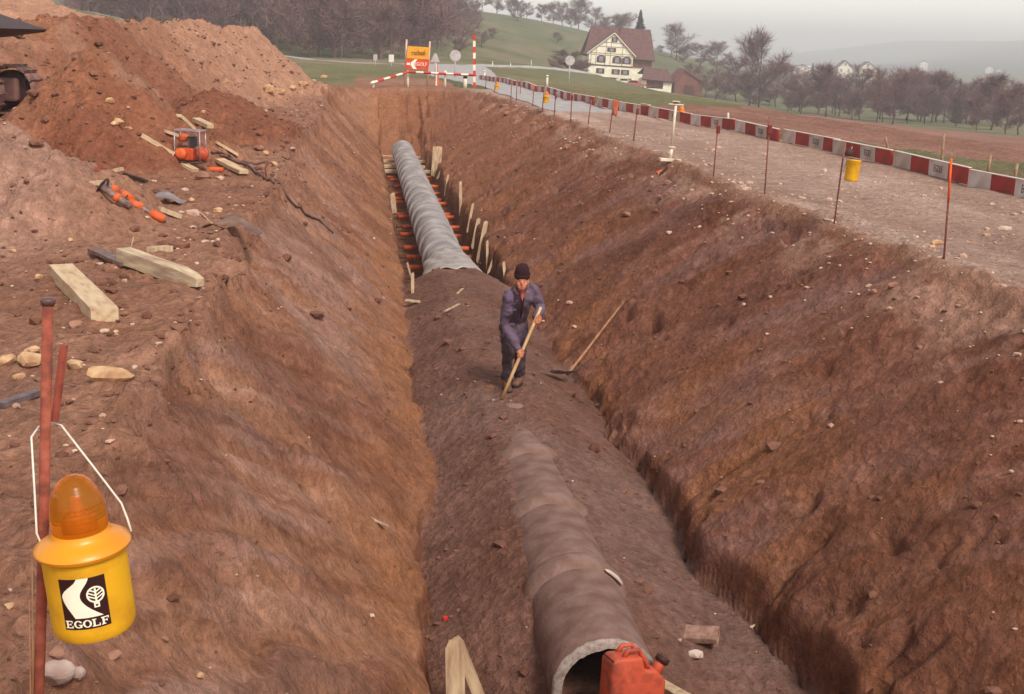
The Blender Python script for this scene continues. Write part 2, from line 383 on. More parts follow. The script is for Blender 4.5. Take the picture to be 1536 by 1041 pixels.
def mixc(c, col, t):
    t = np.clip(t, 0, 1)[:, None]; return c * (1 - t) + np.array(col)[None] * t
def gcolour(x, y, z, Z):
    n1 = fbm(x * .35, y * .3, 4, 71); n2 = fbm(x * 1.6, y * 1.3, 4, 72); n3 = fbm(x * 6, y * 5.5, 3, 73)
    dry = lin(164, 120, 98); dryd = lin(140, 93, 70); red = lin(134, 80, 58); dark = lin(108, 62, 44)
    ochre = lin(160, 104, 66); grey = lin(140, 104, 94); pale = lin(186, 148, 128)
    c = np.tile(np.array(dry), (len(x), 1)) 
    c = mixc(c, dryd, .5 + .5 * n1 + .3 * n2)
    c = mixc(c, grey, .35 * sstep(.1, .7, n2))
    # spoil
    hp = Z['heap']
    hc = mixc(np.tile(np.array(lin(158, 104, 76)), (len(x), 1)), red, .55 + .7 * n1 + .4 * n2)
    hc = mixc(hc, dry, sstep(.15, .55, -n1 + .3 * n2) * .7)
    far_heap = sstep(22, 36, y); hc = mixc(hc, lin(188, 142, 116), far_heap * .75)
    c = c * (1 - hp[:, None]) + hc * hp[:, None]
    g2 = sstep(.1, .6, 1.2 - np.hypot((x + 4.5) / 2.2, (y - 12.6) / 2.6)); c = mixc(c, lin(166, 128, 112), g2 * .8)
    # walls
    tl, tr = Z['tl'], Z['tr']
    wl = mixc(np.tile(np.array(lin(160, 112, 86)), (len(x), 1)), lin(142, 90, 66), .3 + .8 * Z['stL'] + .4 * n2)
    wl = mixc(wl, lin(160, 124, 112), sstep(.05, .5, Z['stL'] * .8 + .4 * n1) * .7 * (1 - sstep(.75, .95, tl)))
    ls = tl * 2.9; a_ = y - ls * 1.25 + .15 * n2; b_ = y + ls * .8; sk = fbm(a_ * 5.5, b_ * .45, 4, 97, .6); sk2 = fbm(a_ * 2.4 + 4, b_ * .3, 3, 98)
    wl = mixc(wl, lin(180, 138, 120), sstep(.2, .75, sk) * .55 + sstep(.3, .8, sk2) * .3); wl = mixc(wl, lin(112, 66, 48), sstep(.2, .75, -sk) * .45 + sstep(.3, .8, -sk2) * .25)
    wl = mixc(wl, ochre, sstep(.45, .8, tl + .15 * n2) * .6)
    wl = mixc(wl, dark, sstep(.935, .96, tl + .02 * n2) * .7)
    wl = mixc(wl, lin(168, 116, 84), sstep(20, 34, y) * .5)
    wr = mixc(np.tile(np.array(lin(136, 88, 70)), (len(x), 1)), dark, .35 + .6 * n2 + .3 * Z['stR'])
    wr = mixc(wr, lin(132, 96, 90), sstep(.1, .55, -Z['stR'] * .7 + .5 * n1) * .6)
    rs_ = tr * 4.0; a_ = y - rs_ * .55 + .2 * n2; b_ = rs_ + y * .55; sk = fbm(a_ * 4.5, b_ * .5, 4, 99, .6)
    wr = mixc(wr, lin(156, 112, 96), sstep(.25, .8, sk) * .5); wr = mixc(wr, lin(96, 54, 40), sstep(.25, .8, -sk) * .45)
    wr = mixc(wr, ochre, sstep(.35, .8, tr + .25 * n1) * .5 * sstep(-.2, .5, n2 + .2))
    wr = mixc(wr, lin(106, 64, 50), sstep(.0, .6, fbm(x * .5 + 3, y * .45, 3, 95) + .25 * n2) * .6)
    wl = mixc(wl, lin(118, 70, 50), sstep(.15, .6, fbm(x * .7 + 9, y * .5, 3, 96) + .3 * Z['stL']) * .5)
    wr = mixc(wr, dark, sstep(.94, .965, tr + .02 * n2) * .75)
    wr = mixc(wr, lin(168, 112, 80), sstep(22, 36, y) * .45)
    wr = mixc(wr, pale, sstep(.25, .6, fbm(x * 1.3 + 4, y * .8, 4, 74, .65) + .25) * (1 - sstep(.10, .34, tr)) * .45)
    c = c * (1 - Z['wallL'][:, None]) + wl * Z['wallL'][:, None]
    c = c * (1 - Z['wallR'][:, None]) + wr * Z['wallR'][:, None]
    fl = mixc(np.tile(np.array(lin(128, 92, 80)), (len(x), 1)), lin(110, 72, 58), .45 + .6 * n2)
    fl = mixc(fl, lin(140, 110, 102), sstep(.2, .7, n1 + .3 * n2) * .5)
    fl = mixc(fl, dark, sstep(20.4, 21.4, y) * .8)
    c = c * (1 - Z['floor'][:, None]) + fl * Z['floor'][:, None]
    ln = mixc(np.tile(np.array(lin(176, 146, 132)), (len(x), 1)), lin(152, 120, 106), .4 + .6 * fbm(x * 1.2, y * .25, 4, 75) + .2 * n3)
    ln = mixc(ln, lin(190, 164, 150), sstep(.2, .7, fbm(x * .9 + 5, y * .2, 3, 76)) * .6)
    c = c * (1 - Z['lane'][:, None]) + ln * Z['lane'][:, None]
    lum = (c @ np.array([.3, .6, .1]))[:, None] * np.array([1.14, .97, .84])[None]
    c = c * .93 + lum * .07
    return c, n1, n2, n3
gc, _n1, _n2, _n3 = gcolour(fxv, fyv, gz, zone)
# open country: meadow, ploughed field, strips
def inpoly(x, y, poly):
    r = np.zeros(len(x), bool); j = len(poly) - 1
    for i in range(len(poly)):
        xi, yi = poly[i]; xj, yj = poly[j]
        k = ((yi > y) != (yj > y)) & (x < (xj - xi) * (y - yi) / (yj - yi + 1e-12) + xi); r ^= k; j = i
    return r
_open = np.maximum(zone['s'], (fxv > bar_x(fyv) + .2) * 1.0) * (1 - zone['lane'])
_open = np.maximum(_open, sstep(53.0, 55.0, fyv + .8 * _n2) * (1 - zone['inside']) * (1 - zone['heap']))
mead = mixc(np.tile(np.array(lin(100, 104, 68)), (len(fxv), 1)), lin(118, 112, 82), .5 + .6 * _n1 + .3 * fbm(fxv * .05, fyv * .04, 3, 81))
mead = mixc(mead, lin(96, 104, 76), sstep(200, 300, fyv) * .6)
_fe = [G(*p)[:2] for p in [(950, 156), (1040, 157), (1120, 163), (1201, 171), (1331, 187.5), (1440, 198), (1536, 207), (1700, 226)]]
_ne = [G(*p)[:2] for p in [(1900, 300), (1700, 268), (1536, 246), (1420, 233), (1300, 219), (1225, 208), (1100, 192), (1000, 172), (940, 160)]]
FIELD = [tuple(q) for q in _fe + _ne]
fld = inpoly(fxv + .8 * _n2, fyv + 1.2 * _n1, FIELD) * 1.0
fc = mixc(np.tile(np.array(lin(152, 112, 98)), (len(fxv), 1)), lin(132, 94, 80), .5 + .5 * vn(fxv * 2.2 + fyv * .25, fyv * .08, 82) + .4 * _n1)
mead = mead * (1 - fld[:, None]) + fc * fld[:, None]
_m3 = fbm(fxv * .25, fyv * .10, 4, 85); mead = mixc(mead, lin(86, 84, 58), sstep(.1, .8, _m3) * .55 * (1 - fld)); mead = mixc(mead, lin(140, 120, 92), sstep(.15, .8, -_m3) * .5 * (1 - fld))
pale_strip = sstep(.25, .6, vn(fxv * .03, fyv * .09, 83)) * sstep(90, 120, fyv) * (1 - fld)
mead = mixc(mead, lin(158, 130, 110), pale_strip * .22)
bare = sstep(.45, .7, fbm(fxv * .02, fyv * .015, 3, 84)) * sstep(150, 220, fyv) * (fxv > 20); mead = mixc(mead, lin(132, 104, 92), bare * .6)
far = sstep(700, 1600, fyv); mead = mixc(mead, lin(70, 72, 62), far * .8)
verge = (1 - sstep(.8, 2.4, fxv - bar_x(fyv) + .5 * _n2)) * (fyv < 56); mead = mixc(mead, lin(120, 92, 68), verge * .5 * (fxv > bar_x(fyv)))
gc = gc * (1 - _open[:, None]) + mead * _open[:, None]
gz = gz + fld * .04 * vn(fxv * 2.2 + fyv * .25, fyv * .08, 82)

me = bpy.data.meshes.new('ground'); nv = len(fxv); ny, nx = _sh
me.vertices.add(nv); me.vertices.foreach_set('co', np.stack([fxv, fyv, gz], 1).astype(np.float32).ravel())
ii = (np.arange(ny - 1)[:, None] * nx + np.arange(nx - 1)[None]).ravel()
quads = np.stack([ii, ii + 1, ii + nx + 1, ii + nx], 1).astype(np.int32)
me.loops.add(len(quads) * 4); me.loops.foreach_set('vertex_index', quads.ravel())
me.polygons.add(len(quads)); me.polygons.foreach_set('loop_start', np.arange(0, len(quads) * 4, 4, dtype=np.int32))
me.polygons.foreach_set('use_smooth', np.ones(len(quads), bool))
me.update(calc_edges=True)
ca = me.color_attributes.new('soil', 'FLOAT_COLOR', 'POINT')
ca.data.foreach_set('color', np.concatenate([np.clip(gc, .01, .9), np.ones((nv, 1))], 1).astype(np.float32).ravel())
gr = bpy.data.materials.new('soil_and_fields'); gr.use_nodes = True; t = gr.node_tree; b = t.nodes['Principled BSDF']
b.inputs['Roughness'].default_value = .95; b.inputs['Specular IOR Level'].default_value = .12
at = t.nodes.new('ShaderNodeAttribute'); at.attribute_name = 'soil'
geo = t.nodes.new('ShaderNodeNewGeometry')
def noise(sc, det, ro=.6, st=None):
    n = t.nodes.new('ShaderNodeTexNoise'); n.inputs['Scale'].default_value = sc; n.inputs['Detail'].default_value = det; n.inputs['Roughness'].default_value = ro
    t.links.new(geo.outputs['Position'], n.inputs['Vector']); return n
def ramp(src, stops):
    r = t.nodes.new('ShaderNodeValToRGB'); el = r.color_ramp.elements
    while len(el) < len(stops): el.new(.5)
    for q, (p_, c_) in zip(el, stops): q.position = p_; q.color = (*c_, 1)
    t.links.new(src, r.inputs['Fac']); return r
def mixn(a, b_, fac, mode='MIX'):
    m = t.nodes.new('ShaderNodeMix'); m.data_type = 'RGBA'; m.blend_type = mode
    if isinstance(fac, float): m.inputs[0].default_value = fac
    else: t.links.new(fac, m.inputs[0])
    t.links.new(a, m.inputs[6])
    if isinstance(b_, tuple): m.inputs[7].default_value = (*b_, 1)
    else: t.links.new(b_, m.inputs[7])
    return m.outputs[2]
nA = noise(9, 8, .65); nB = noise(38, 6, .7); nC = noise(2.2, 6, .6); nD = noise(140, 3, .6)
cA = ramp(nA.outputs['Fac'], [(.30, (.66, .60, .56)), (.5, (1, 1, 1)), (.70, (1.28, 1.26, 1.24))])
cB = ramp(nB.outputs['Fac'], [(.30, (.70, .66, .62)), (.52, (1, 1, 1)), (.74, (1.34, 1.34, 1.34))])
cC = ramp(nC.outputs['Fac'], [(.32, (.80, .76, .72)), (.68, (1.16, 1.14, 1.12))])
cD = ramp(nD.outputs['Fac'], [(.64, (0, 0, 0)), (.72, (.75, .75, .75))])
c = mixn(at.outputs['Color'], cA.outputs['Color'], .8, 'MULTIPLY'); c = mixn(c, cB.outputs['Color'], .55, 'MULTIPLY'); c = mixn(c, cC.outputs['Color'], .8, 'MULTIPLY')
c = mixn(c, lin(196, 164, 146), cD.outputs['Color'])
t.links.new(c, b.inputs['Base Color'])
add1 = t.nodes.new('ShaderNodeMath'); add1.operation = 'MULTIPLY_ADD'; t.links.new(nB.outputs['Fac'], add1.inputs[0]); add1.inputs[1].default_value = .22; t.links.new(nA.outputs['Fac'], add1.inputs[2])
vd = t.nodes.new('ShaderNodeTexVoronoi'); vd.inputs['Scale'].default_value = 13.0; vd.inputs['Randomness'].default_value = 1.0
vm = t.nodes.new('ShaderNodeVectorMath'); vm.operation = 'MULTIPLY_ADD'; t.links.new(nA.outputs['Color'], vm.inputs[0]); vm.inputs[1].default_value = (.25, .25, .25); t.links.new(geo.outputs['Position'], vm.inputs[2]); t.links.new(vm.outputs[0], vd.inputs['Vector'])
add2 = t.nodes.new('ShaderNodeMath'); add2.operation = 'MULTIPLY_ADD'; t.links.new(vd.outputs['Distance'], add2.inputs[0]); add2.inputs[1].default_value = -.45; t.links.new(add1.outputs[0], add2.inputs[2])
bp = t.nodes.new('ShaderNodeBump'); bp.inputs['Strength'].default_value = .95; bp.inputs['Distance'].default_value = .05
t.links.new(add2.outputs[0], bp.inputs['Height']); t.links.new(bp.outputs[0], b.inputs['Normal'])
me.materials.append(gr)
ground = link('ground', me); tag(ground, kind='structure')
SOIL = gr

# asphalt road beyond the works, and the lane that runs across the hillside
asphalt = mat('asphalt', lin(172, 166, 164), lin(154, 146, 144), .9, 3.0, 6, .004, 60, spec=.05)
def strip(name, cl, width, material, lift=.05):
    cl = np.array(cl, float); d = np.gradient(cl, axis=0); d /= np.linalg.norm(d, axis=1)[:, None]; nrm = np.stack([d[:, 1], -d[:, 0]], 1)
    K = 7; v = []; 
    for k in range(K):
        o = (k / (K - 1) - .5)
        p = cl + nrm * (o * np.asarray(width).reshape(-1, 1)); z = land(p[:, 0], p[:, 1])[0] + lift
        v.append(np.concatenate([p, z[:, None]], 1))
    v = np.array(v); lo = v[[0, -1]].copy(); lo[:, :, 2] -= .6; v = np.concatenate([lo[:1], v, lo[1:]], 0); K += 2
    n = len(cl); vs = [tuple(q) for q in v.reshape(-1, 3)]; fs = [(k * n + i, (k + 1) * n + i, (k + 1) * n + i + 1, k * n + i + 1) for k in range(K - 1) for i in range(n - 1)]
    for e in (0, n - 1):
        o_ = len(vs); vs += [tuple(v[k, e]) for k in range(1, K - 1)] + [tuple(v[k, e] - np.array([0, 0, .6])) for k in range(1, K - 1)]; w_ = K - 2
        fs += [(o_ + k, o_ + k + 1, o_ + w_ + k + 1, o_ + w_ + k) for k in range(w_ - 1)]
    m = MB().add(vs, [f[::-1] for f in fs]); o = m.build(name, material, smooth=False); tag(o, kind='structure'); return o
def spline(pts, n):
    pts = np.array(pts, float); tt = np.linspace(0, len(pts) - 1, n); out = []
    for q in tt:
        i = min(int(q), len(pts) - 2); f = q - i; p0 = pts[max(i - 1, 0)]; p1 = pts[i]; p2 = pts[i + 1]; p3 = pts[min(i + 2, len(pts) - 1)]
        out.append(.5 * ((2 * p1) + (p2 - p0) * f + (2 * p0 - 5 * p1 + 4 * p2 - p3) * f * f + (3 * p1 - p0 - 3 * p2 + p3) * f ** 3))
    return np.array(out)
road_cl = spline([(6.75, 37.5), (6.5, 46), (6.35, 56), (6.2, 76), (7.6, 100), (7.0, 116), (-2, 124), (-22, 126), (-50, 124)], 160)
strip('road', road_cl, np.interp(np.arange(160), [0, 10, 40, 60, 160], [2.0, 1.9, 1.9, 4.6, 5.5]), asphalt, .03)
strip('hillside_lane', spline([P(706, 98, 136)[:2], P(740, 97.5, 150)[:2], P(800, 97.5, 158)[:2], P(872, 99, 168)[:2], P(900, 100, 200)[:2]], 60), np.full(60, 3.2), mat('lane_concrete', lin(176, 172, 168), lin(160, 154, 148), .85, 1.0), .08)

# loose stones and clods too many to count
def ico():
    bm = bmesh.new(); bmesh.ops.create_icosphere(bm, subdivisions=1, radius=1.0); bm.verts.index_update()
    v = np.array([q.co[:] for q in bm.verts]); f = [[q.index for q in a.verts] for a in bm.faces]; bm.free(); return v, f
IV, IF = ico()
def scatter(name, n, zones, size, material, seed, flat=.6, sink=.3):
    rs = np.random.RandomState(seed); xs = []; ys = []
    while len(xs) < n:
        y = np.exp(rs.uniform(math.log(3.2), math.log(46), 6000)); x = rs.uniform(-6, 8.6, 6000)
        _, Z = land(x, y, False); wgt = zones(x, y, Z); k = rs.uniform(0, 1, 6000) < wgt
        xs += list(x[k]); ys += list(y[k])
    x = np.array(xs[:n]); y = np.array(ys[:n]); z = land(x, y)[0]
    r = size[0] * np.exp(rs.normal(0, size[1], n)) * (.75 + .05 * np.minimum(y, 20))
    V = []; 
    for i in range(n):
        d = 1 + rs.uniform(-.28, .28, (len(IV), 1)); v = IV * d * r[i] * np.array([rs.uniform(.8, 1.5), rs.uniform(.8, 1.3), flat * rs.uniform(.8, 1.3)])
        a = rs.uniform(0, 6.28); ca_, sa = math.cos(a), math.sin(a); v = np.stack([v[:, 0] * ca_ - v[:, 1] * sa, v[:, 0] * sa + v[:, 1] * ca_, v[:, 2]], 1)
        V.append(v + np.array([x[i], y[i], z[i] + r[i] * flat * (1 - 2 * sink)]))
    V = np.concatenate(V); fo = np.array(IF); Fc = (fo[None] + (np.arange(n) * len(IV))[:, None, None]).reshape(-1, 3)
    m = bpy.data.meshes.new(name); m.from_pydata(V.tolist(), [], Fc.tolist()); m.materials.append(material); m.update()
    return tag(link(name, m), kind='stuff')
pebm = mat('pebble', lin(206, 178, 158), lin(168, 128, 108), .85, 1.7, 3, c3=lin(186, 150, 130))
clodm = mat('clod', lin(130, 90, 72), lin(98, 62, 48), .95, 2.3, 3, .004, 60)
o = scatter('pebbles', 2100, lambda x, y, Z: np.clip(.22 * Z['lane'] * (y < 30) + .45 * np.exp(-((x - Z['xr']) / .5) ** 2) + .12 * Z['wallR'] * (1 - .8 * sstep(.2, .5, Z['tr'])) + .16 * (x < Z['xl']) * (1 - .6 * Z['heap']) + .03 * Z['wallL'] + .02 * Z['floor'], 0, 1), (.011, .45), pebm, 5)
tag(o, 'pale pebbles strewn over the lane edge and the banks', 'pebbles')
o = scatter('soil_clods', 5000, lambda x, y, Z: np.clip(.30 * (x < Z['xl']) + .3 * Z['heap'] + .10 * Z['wallR'] + .06 * Z['wallL'] + .25 * Z['floor'] * (y < 20.3) + .5 * np.exp(-((x - Z['xl']) / .15) ** 2), 0, 1), (.012, .55), clodm, 6)
tag(o, 'brown clods of earth lying on the banks and slopes', 'clods')
# ------------------------------------------------------------------ trench: pipes
concrete = mat('pipe_concrete', lin(168, 160, 156), lin(132, 122, 120), .9, 3.0, 8, .006, 30, c3=lin(150, 142, 140))
concrete_d = mat('pipe_concrete_muddy', lin(132, 104, 96), lin(110, 80, 68), .95, 7, 8, .006, 40, c3=lin(122, 93, 83))
collar_mud = mat('collar_mortar', lin(136, 108, 98), lin(118, 88, 76), .95, 8, 8, .008, 30)
rim_m = mat('broken_rim', lin(172, 158, 148), lin(138, 120, 112), .95, 30, 5, .006, 80)
def pipe_mesh(kind):
    L = 1.3; n = 40; Ro, Ri = PIPE_R, .285
    M = Matrix.Rotation(-math.pi / 2, 4, 'X')            # local z -> +Y
    body = MB()
    prof = [(Ri, 0.0), (Ro - .012, 0.0), (Ro, .012)] + [(Ro, L * k / 8) for k in range(1, 8)] + [(Ro, L - .16), (Ri, L - .16)]
    body.lathe(prof + [prof[0]], n, M, cap=(False, False))
    col = MB()
    if kind == 'far':
        col.lathe([(Ro - .01, L - .20), (Ro + .045, L - .17), (Ro + .05, L - .10), (Ro + .05, L), (Ri, L), (Ri, L - .15), (Ro - .01, L - .20)], n, M, cap=(False, False))
    else:
        col.lathe([(Ro - .01, L - .24), (Ro + .02, L - .20), (Ro + .045, L - .14), (Ro + .048, L - .06), (Ro + .03, L), (Ri, L), (Ri, L - .15), (Ro - .01, L - .24)], n, M, cap=(False, False))
        jitter(col, .004, 3, 9)
    jitter(body, .003, 1, 5)
    mm = concrete if kind == 'far' else concrete_d
    return body.mesh('pipe_barrel', mm, True), col.mesh('pipe_collar', concrete if kind == 'far' else collar_mud, True)
PB = {k: pipe_mesh(k) for k in ('near', 'far')}
for m_ in PB['far']: m_.set_sharp_from_angle(angle=R(28))
def pipe(y, kind, label, group=None, roll=0.):
    tobj = thing('concrete_pipe', label, 'pipe', (TX, y, PIPE_Z), (0, roll, 0), group)
    link('barrel', PB[kind][0], tobj); link('collar', PB[kind][1], tobj); return tobj
Y0 = 7.16
p0 = pipe(Y0, 'near', 'muddy open-ended concrete pipe with the red canister before its mouth')
rimm = MB()
_M = Matrix.Rotation(-math.pi / 2, 4, 'X')
rimm.lathe([(.286, -.028), (.336, -.024), (.349, -.004), (.346, .012), (.288, .012), (.286, -.028)], 64, _M, cap=(False, False)); jitter(rimm, .007, 8, 26)
o = rimm.build('broken_rim', rim_m, p0, True); o['label'] = 'rough broken concrete edge at the pipe mouth'
silt = MB(); 
silt.add([(x_, y_, -.285 + .10 + .012 * math.sin(x_ * 30 + y_ * 4)) for y_ in (.02, .4, .8, 1.2) for x_ in (-.22, -.11, 0, .11, .22)], [(i * 5 + j, i * 5 + j + 1, i * 5 + j + 6, i * 5 + j + 5) for i in range(3) for j in range(4)])
o = silt.build('silt_bed', mat('silt', lin(196, 170, 150), lin(170, 140, 120), .9, 6), p0, True)
pipe(Y0 + 1.3, 'near', 'half-buried concrete pipe just behind the white-edged collar')
pipe(Y0 + 2.6, 'near', 'third half-buried concrete pipe counted from the open mouth')
pipe(Y0 + 3.9, 'near', 'concrete pipe almost covered by earth just before the worker')
be = MB().tube([(.386 * math.sin(a), 1.09, .386 * math.cos(a)) for a in np.linspace(.50, .98, 12)], [.006, .014, .018, .02, .02, .02, .02, .02, .018, .016, .012, .006], 8, flat=.7); jitter(be, .003, 2, 20)  # light catching the collar's right edge, modelled as a pale arc strip
be.build('lit_collar_edge', mat('lit_edge_pale', lin(206, 186, 170), lin(170, 146, 130), .9, 14), p0, True)['label'] = 'pale strip painted as the lit edge of the collar'
random.seed(3)
y = 19.6; k = 0
while y < 46.5:
    o = pipe(y, 'far', 'pale grey concrete pipe in the uncovered line behind the worker' if k else 'concrete pipe running out from under the grey sheet', 'uncovered pipes in the braced trench' if k else None, random.uniform(0, 3))
    y += 1.3; k += 1
PIPE_END = y

# ------------------------------------------------------------------ braced part: struts, bearers, sheeting boards
steel_d = mat('strut_steel', lin(92, 66, 58), lin(60, 44, 40), .6, 20, 4, metal=.3)
orange = mat('orange_paint', lin(222, 104, 52), lin(190, 84, 46), .6, 14, 4)
wood = mat('pale_timber', lin(204, 180, 148), lin(164, 130, 102), .8, 6, 8, .002, 40, stretch=(3, 3, .6))
wood2 = mat('weathered_timber', lin(198, 172, 138), lin(150, 116, 92), .85, 6, 8, .003, 40, stretch=(3, 3, .6))
def strut_meshes():
    L = 1.72; a = MB()
    a.tube([(-L / 2, 0, 0), (L / 2, 0, 0)], .024, 10); a.box((-L / 2, 0, 0), (.02, .11, .11)); a.box((L / 2, 0, 0), (.02, .11, .11))
    s_ = MB(); s_.tube([(-.72, 0, 0), (-.44, 0, 0)], .052, 10)
    s2 = MB(); s2.tube([(.44, 0, 0), (.72, 0, 0)], .052, 10)
    nut = MB(); nut.tube([(-.40, 0, 0), (-.37, 0, 0)], .05, 6)
    nu2 = MB(); nu2.tube([(.37, 0, 0), (.40, 0, 0)], .05, 6)
    return a.mesh('rod', steel_d, False), s_.mesh('sleeve', orange, True), s2.mesh('sleeve', orange, True), nut.mesh('nut', steel_d), nu2.mesh('nut', steel_d)
SM = strut_meshes()
def strut(x, y, z, rz=0, ry=0, sx=1.0, label='orange-sleeved steel strut bracing the trench under the pipe line', group='struts under the pipe'):
    tobj = thing('trench_strut', label, 'strut', (x, y, z), (0, ry, rz), group); tobj.scale = (sx, 1, 1)
    link('rod', SM[0], tobj); link('sleeve', SM[1], tobj); link('sleeve', SM[2], tobj); link('nut', SM[3], tobj); link('nut', SM[4], tobj); return tobj
def Zp(px, py, z):
    d = ray(px, py); return CAM + d * ((z - CAM[2]) / d[2])
for i, yy in enumerate([Zp(606, q, -2.5)[1] for q in (434, 422, 400, 384, 371, 352, 340, 325, 321, 304, 298, 289, 279, 269, 265)]):
    strut(TX + .13 + random.uniform(-.05, .05), yy, -2.50 + random.uniform(-.02, .0), R(random.uniform(-3, 3)), R(random.uniform(-1.5, 1.5)), random.uniform(.96, 1.03))
for i, yy in enumerate([Zp(590, q, -2.47)[1] for q in (257, 250, 242, 236, 229, 222, 214)]):
    m_ = MB().box((random.uniform(-.1, .1), 0, 0), (1.95 + random.uniform(-.2, .2), .24, .10), bev=.008)
    o = m_.build('bearer_plank', mat('bearer_wood', lin(222, 200, 166), lin(186, 154, 120), .85, 5), None, False, (TX + .1, yy, -2.46), (0, R(random.uniform(-1.5, 1.5)), R(random.uniform(-4, 4))))
    tag(o, 'pale timber plank lying crosswise under the far end of the pipe line', 'plank', 'planks under the far pipes')
def board_mesh(w_, t_, h_, pointed=True):
    hw = w_ / 2; poly = [(-hw, -h_ * .5), (-hw * .2, -h_ * .5 - .06 if pointed else -h_ * .5), (hw, -h_ * .5), (hw, h_ * .5 - .02), (hw * .3, h_ * .5), (-hw, h_ * .5 - .03)]
    return MB().prism(poly, t_, Matrix.Rotation(math.pi / 2, 4, 'X'))
# upright boards along both sides of the braced part: top pixel, bottom pixel, distance
brd = [((735, 226), (655 + 3, 258), 0)]
boards = [((656, 226), (654, 258), 34, .30, 'r'), ((691, 276), (691, 312), 27.5, .09, 'r'), ((709, 309), (704, 334), 25.6, .07, 'r'), ((717, 334), (712, 360), 24.3, .11, 'r'),
          ((728, 338), (720, 380), 23.0, .12, 'r'), ((731, 366), (731, 392), 22.4, .06, 'r'), ((742, 384), (738, 396), 22.2, .06, 'r'), ((672, 265), (669, 282), 31, .07, 'r'), ((663, 253), (660, 262), 33, .08, 'r'),
          ((581, 287), (586, 312), 27.5, .09, 'l'), ((589, 293), (593, 328), 26.6, .16, 'l'), ((619, 415), (619, 440), 20.9, .06, 'l'), ((612, 398), (618, 420), 21.3, .05, 'l'), ((756, 398), (757, 412), 21.8, .06, 'r')]
for (t0, b0, Yd, wd, side) in boards:
    pt = P(*t0, Yd); pb = P(*b0, Yd); v = Vector(pt - pb); L = v.length
    # lean the top towards the wall behind it
    g = G(*b0); pb = np.array(g); 
    wallx = 1 if side == 'r' else -1
    s_ = Yd / max(g[1], 1); L = L * g[1] / Yd
    o = board_mesh(wd * (.78 if wd < .25 else 1.0), .03, L + .25).build('sheeting_board', wood, None, False)
    top = P(*t0, g[1] + .05)
    d = Vector(top) - Vector(pb); d.normalize(); c0 = Vector(pb) + d * (L * .5 - .06)
    xa = Vector((1, 0, 0)); xa = (xa - d * xa.dot(d)).normalized(); ya = d.cross(xa)
    o.matrix_world = Matrix.Translation(c0) @ Matrix((xa, -ya, d)).transposed().to_4x4() @ Matrix.Identity(4)
    tag(o, 'big pale board propped against the right wall by the far planks' if wd > .25 else ('pale sheeting board standing at the right wall of the braced trench' if side == 'r' else 'pale sheeting board standing at the left wall of the braced trench'), 'board', None if wd > .25 else 'boards along the %s trench wall' % ('right' if side == 'r' else 'left'))

# grey sheet drawn over the pipe where the earth fill ends
sv = []; NA, NL = 30, 12
for j in range(NL + 1):
    yy = 22.0 - 2.0 * j / NL
    for i in range(NA + 1):
        a = -1.35 + 2.7 * i / NA
        spread = .03 + .02 * math.sin(3 * a + yy * 2) + .10 * (j / NL) ** 2
        rr = PIPE_R + .054 + spread * (.05 + abs(a) * .8) + .014 * math.sin(a * 11 + yy * 5)
        sv.append((TX + rr * math.sin(a) * (1 + .12 * (j / NL)), yy - .12 * math.cos(a) * (j / NL) + .03 * math.sin(5 * a), PIPE_Z + .02 + rr * math.cos(a)))
sheetm = MB().add(sv, [(j * (NA + 1) + i, j * (NA + 1) + i + 1, (j + 1) * (NA + 1) + i + 1, (j + 1) * (NA + 1) + i) for j in range(NL) for i in range(NA)])
sh = sheetm.build('cover_sheet', mat('grey_sheet', lin(176, 166, 158), lin(140, 128, 124), .7, 4, 6, .004, 20), None, True)
sm_ = sh.modifiers.new('thick', 'SOLIDIFY'); sm_.thickness = .006
tag(sh, 'crumpled grey sheet draped over the pipe where the fill begins', 'sheet')

# ------------------------------------------------------------------ in the trench near the pipe mouth
canr = mat('canister_red', lin(178, 74, 50), lin(138, 58, 42), .6, 7, 6, .0015, 40, spec=.45, c3=lin(194, 80, 50))
candk = mat('canister_dark', lin(70, 40, 32), lin(50, 30, 26), .6)
cpos = P(950, 985, 6.93)
gz0 = H(cpos[0], cpos[1])
can = thing('jerry_can', 'dented red metal jerry can standing before the open pipe mouth', 'jerry can', (cpos[0], cpos[1], gz0 - .005), (R(-6), R(4), R(14)))
HC = PIPE_Z + .335 - gz0                                   # the top of the can stands a little below the crown of the mouth
cb = MB()
poly = [(-.19, 0), (.19, 0), (.19, HC * .74), (.12, HC * .86), (.04, HC * .86), (.02, HC), (-.16, HC), (-.19, HC * .95)]
bm = bmesh.new(); vs = [bm.verts.new((p[0], -.085, p[1])) for p in poly]; f = bm.faces.new(vs); r_ = bmesh.ops.extrude_face_region(bm, geom=[f])
for v in [q for q in r_['geom'] if isinstance(q, bmesh.types.BMVert)]: v.co.y += .17
bmesh.ops.recalc_face_normals(bm, faces=bm.faces); bmesh.ops.bevel(bm, geom=list(bm.edges), offset=.024, segments=3, affect='EDGES', profile=.5)
mm = bpy.data.meshes.new('can_body'); bm.to_mesh(mm); bm.free(); mm.materials.append(canr)
for p_ in mm.polygons: p_.use_smooth = True
link('can_body', mm, can)
h1 = MB()
for yo in (-.045, .045):
    h1.tube([(-.10, yo, HC - .01), (-.07, yo, HC + .035), (.0, yo, HC + .035), (.055, yo, HC * .93), (.075, yo, HC * .85)], .016, 8)
h1.build('carry_handle', canr, can, True)
MB().tube([(.145, 0, HC * .76), (.17, 0, HC * .84), (.19, 0, HC * .90)], [.038, .036, .036], 14).build('spout', canr, can, True)
MB().tube([(.185, 0, HC * .885), (.205, 0, HC * .935)], .046, 14).build('cap', candk, can, True)
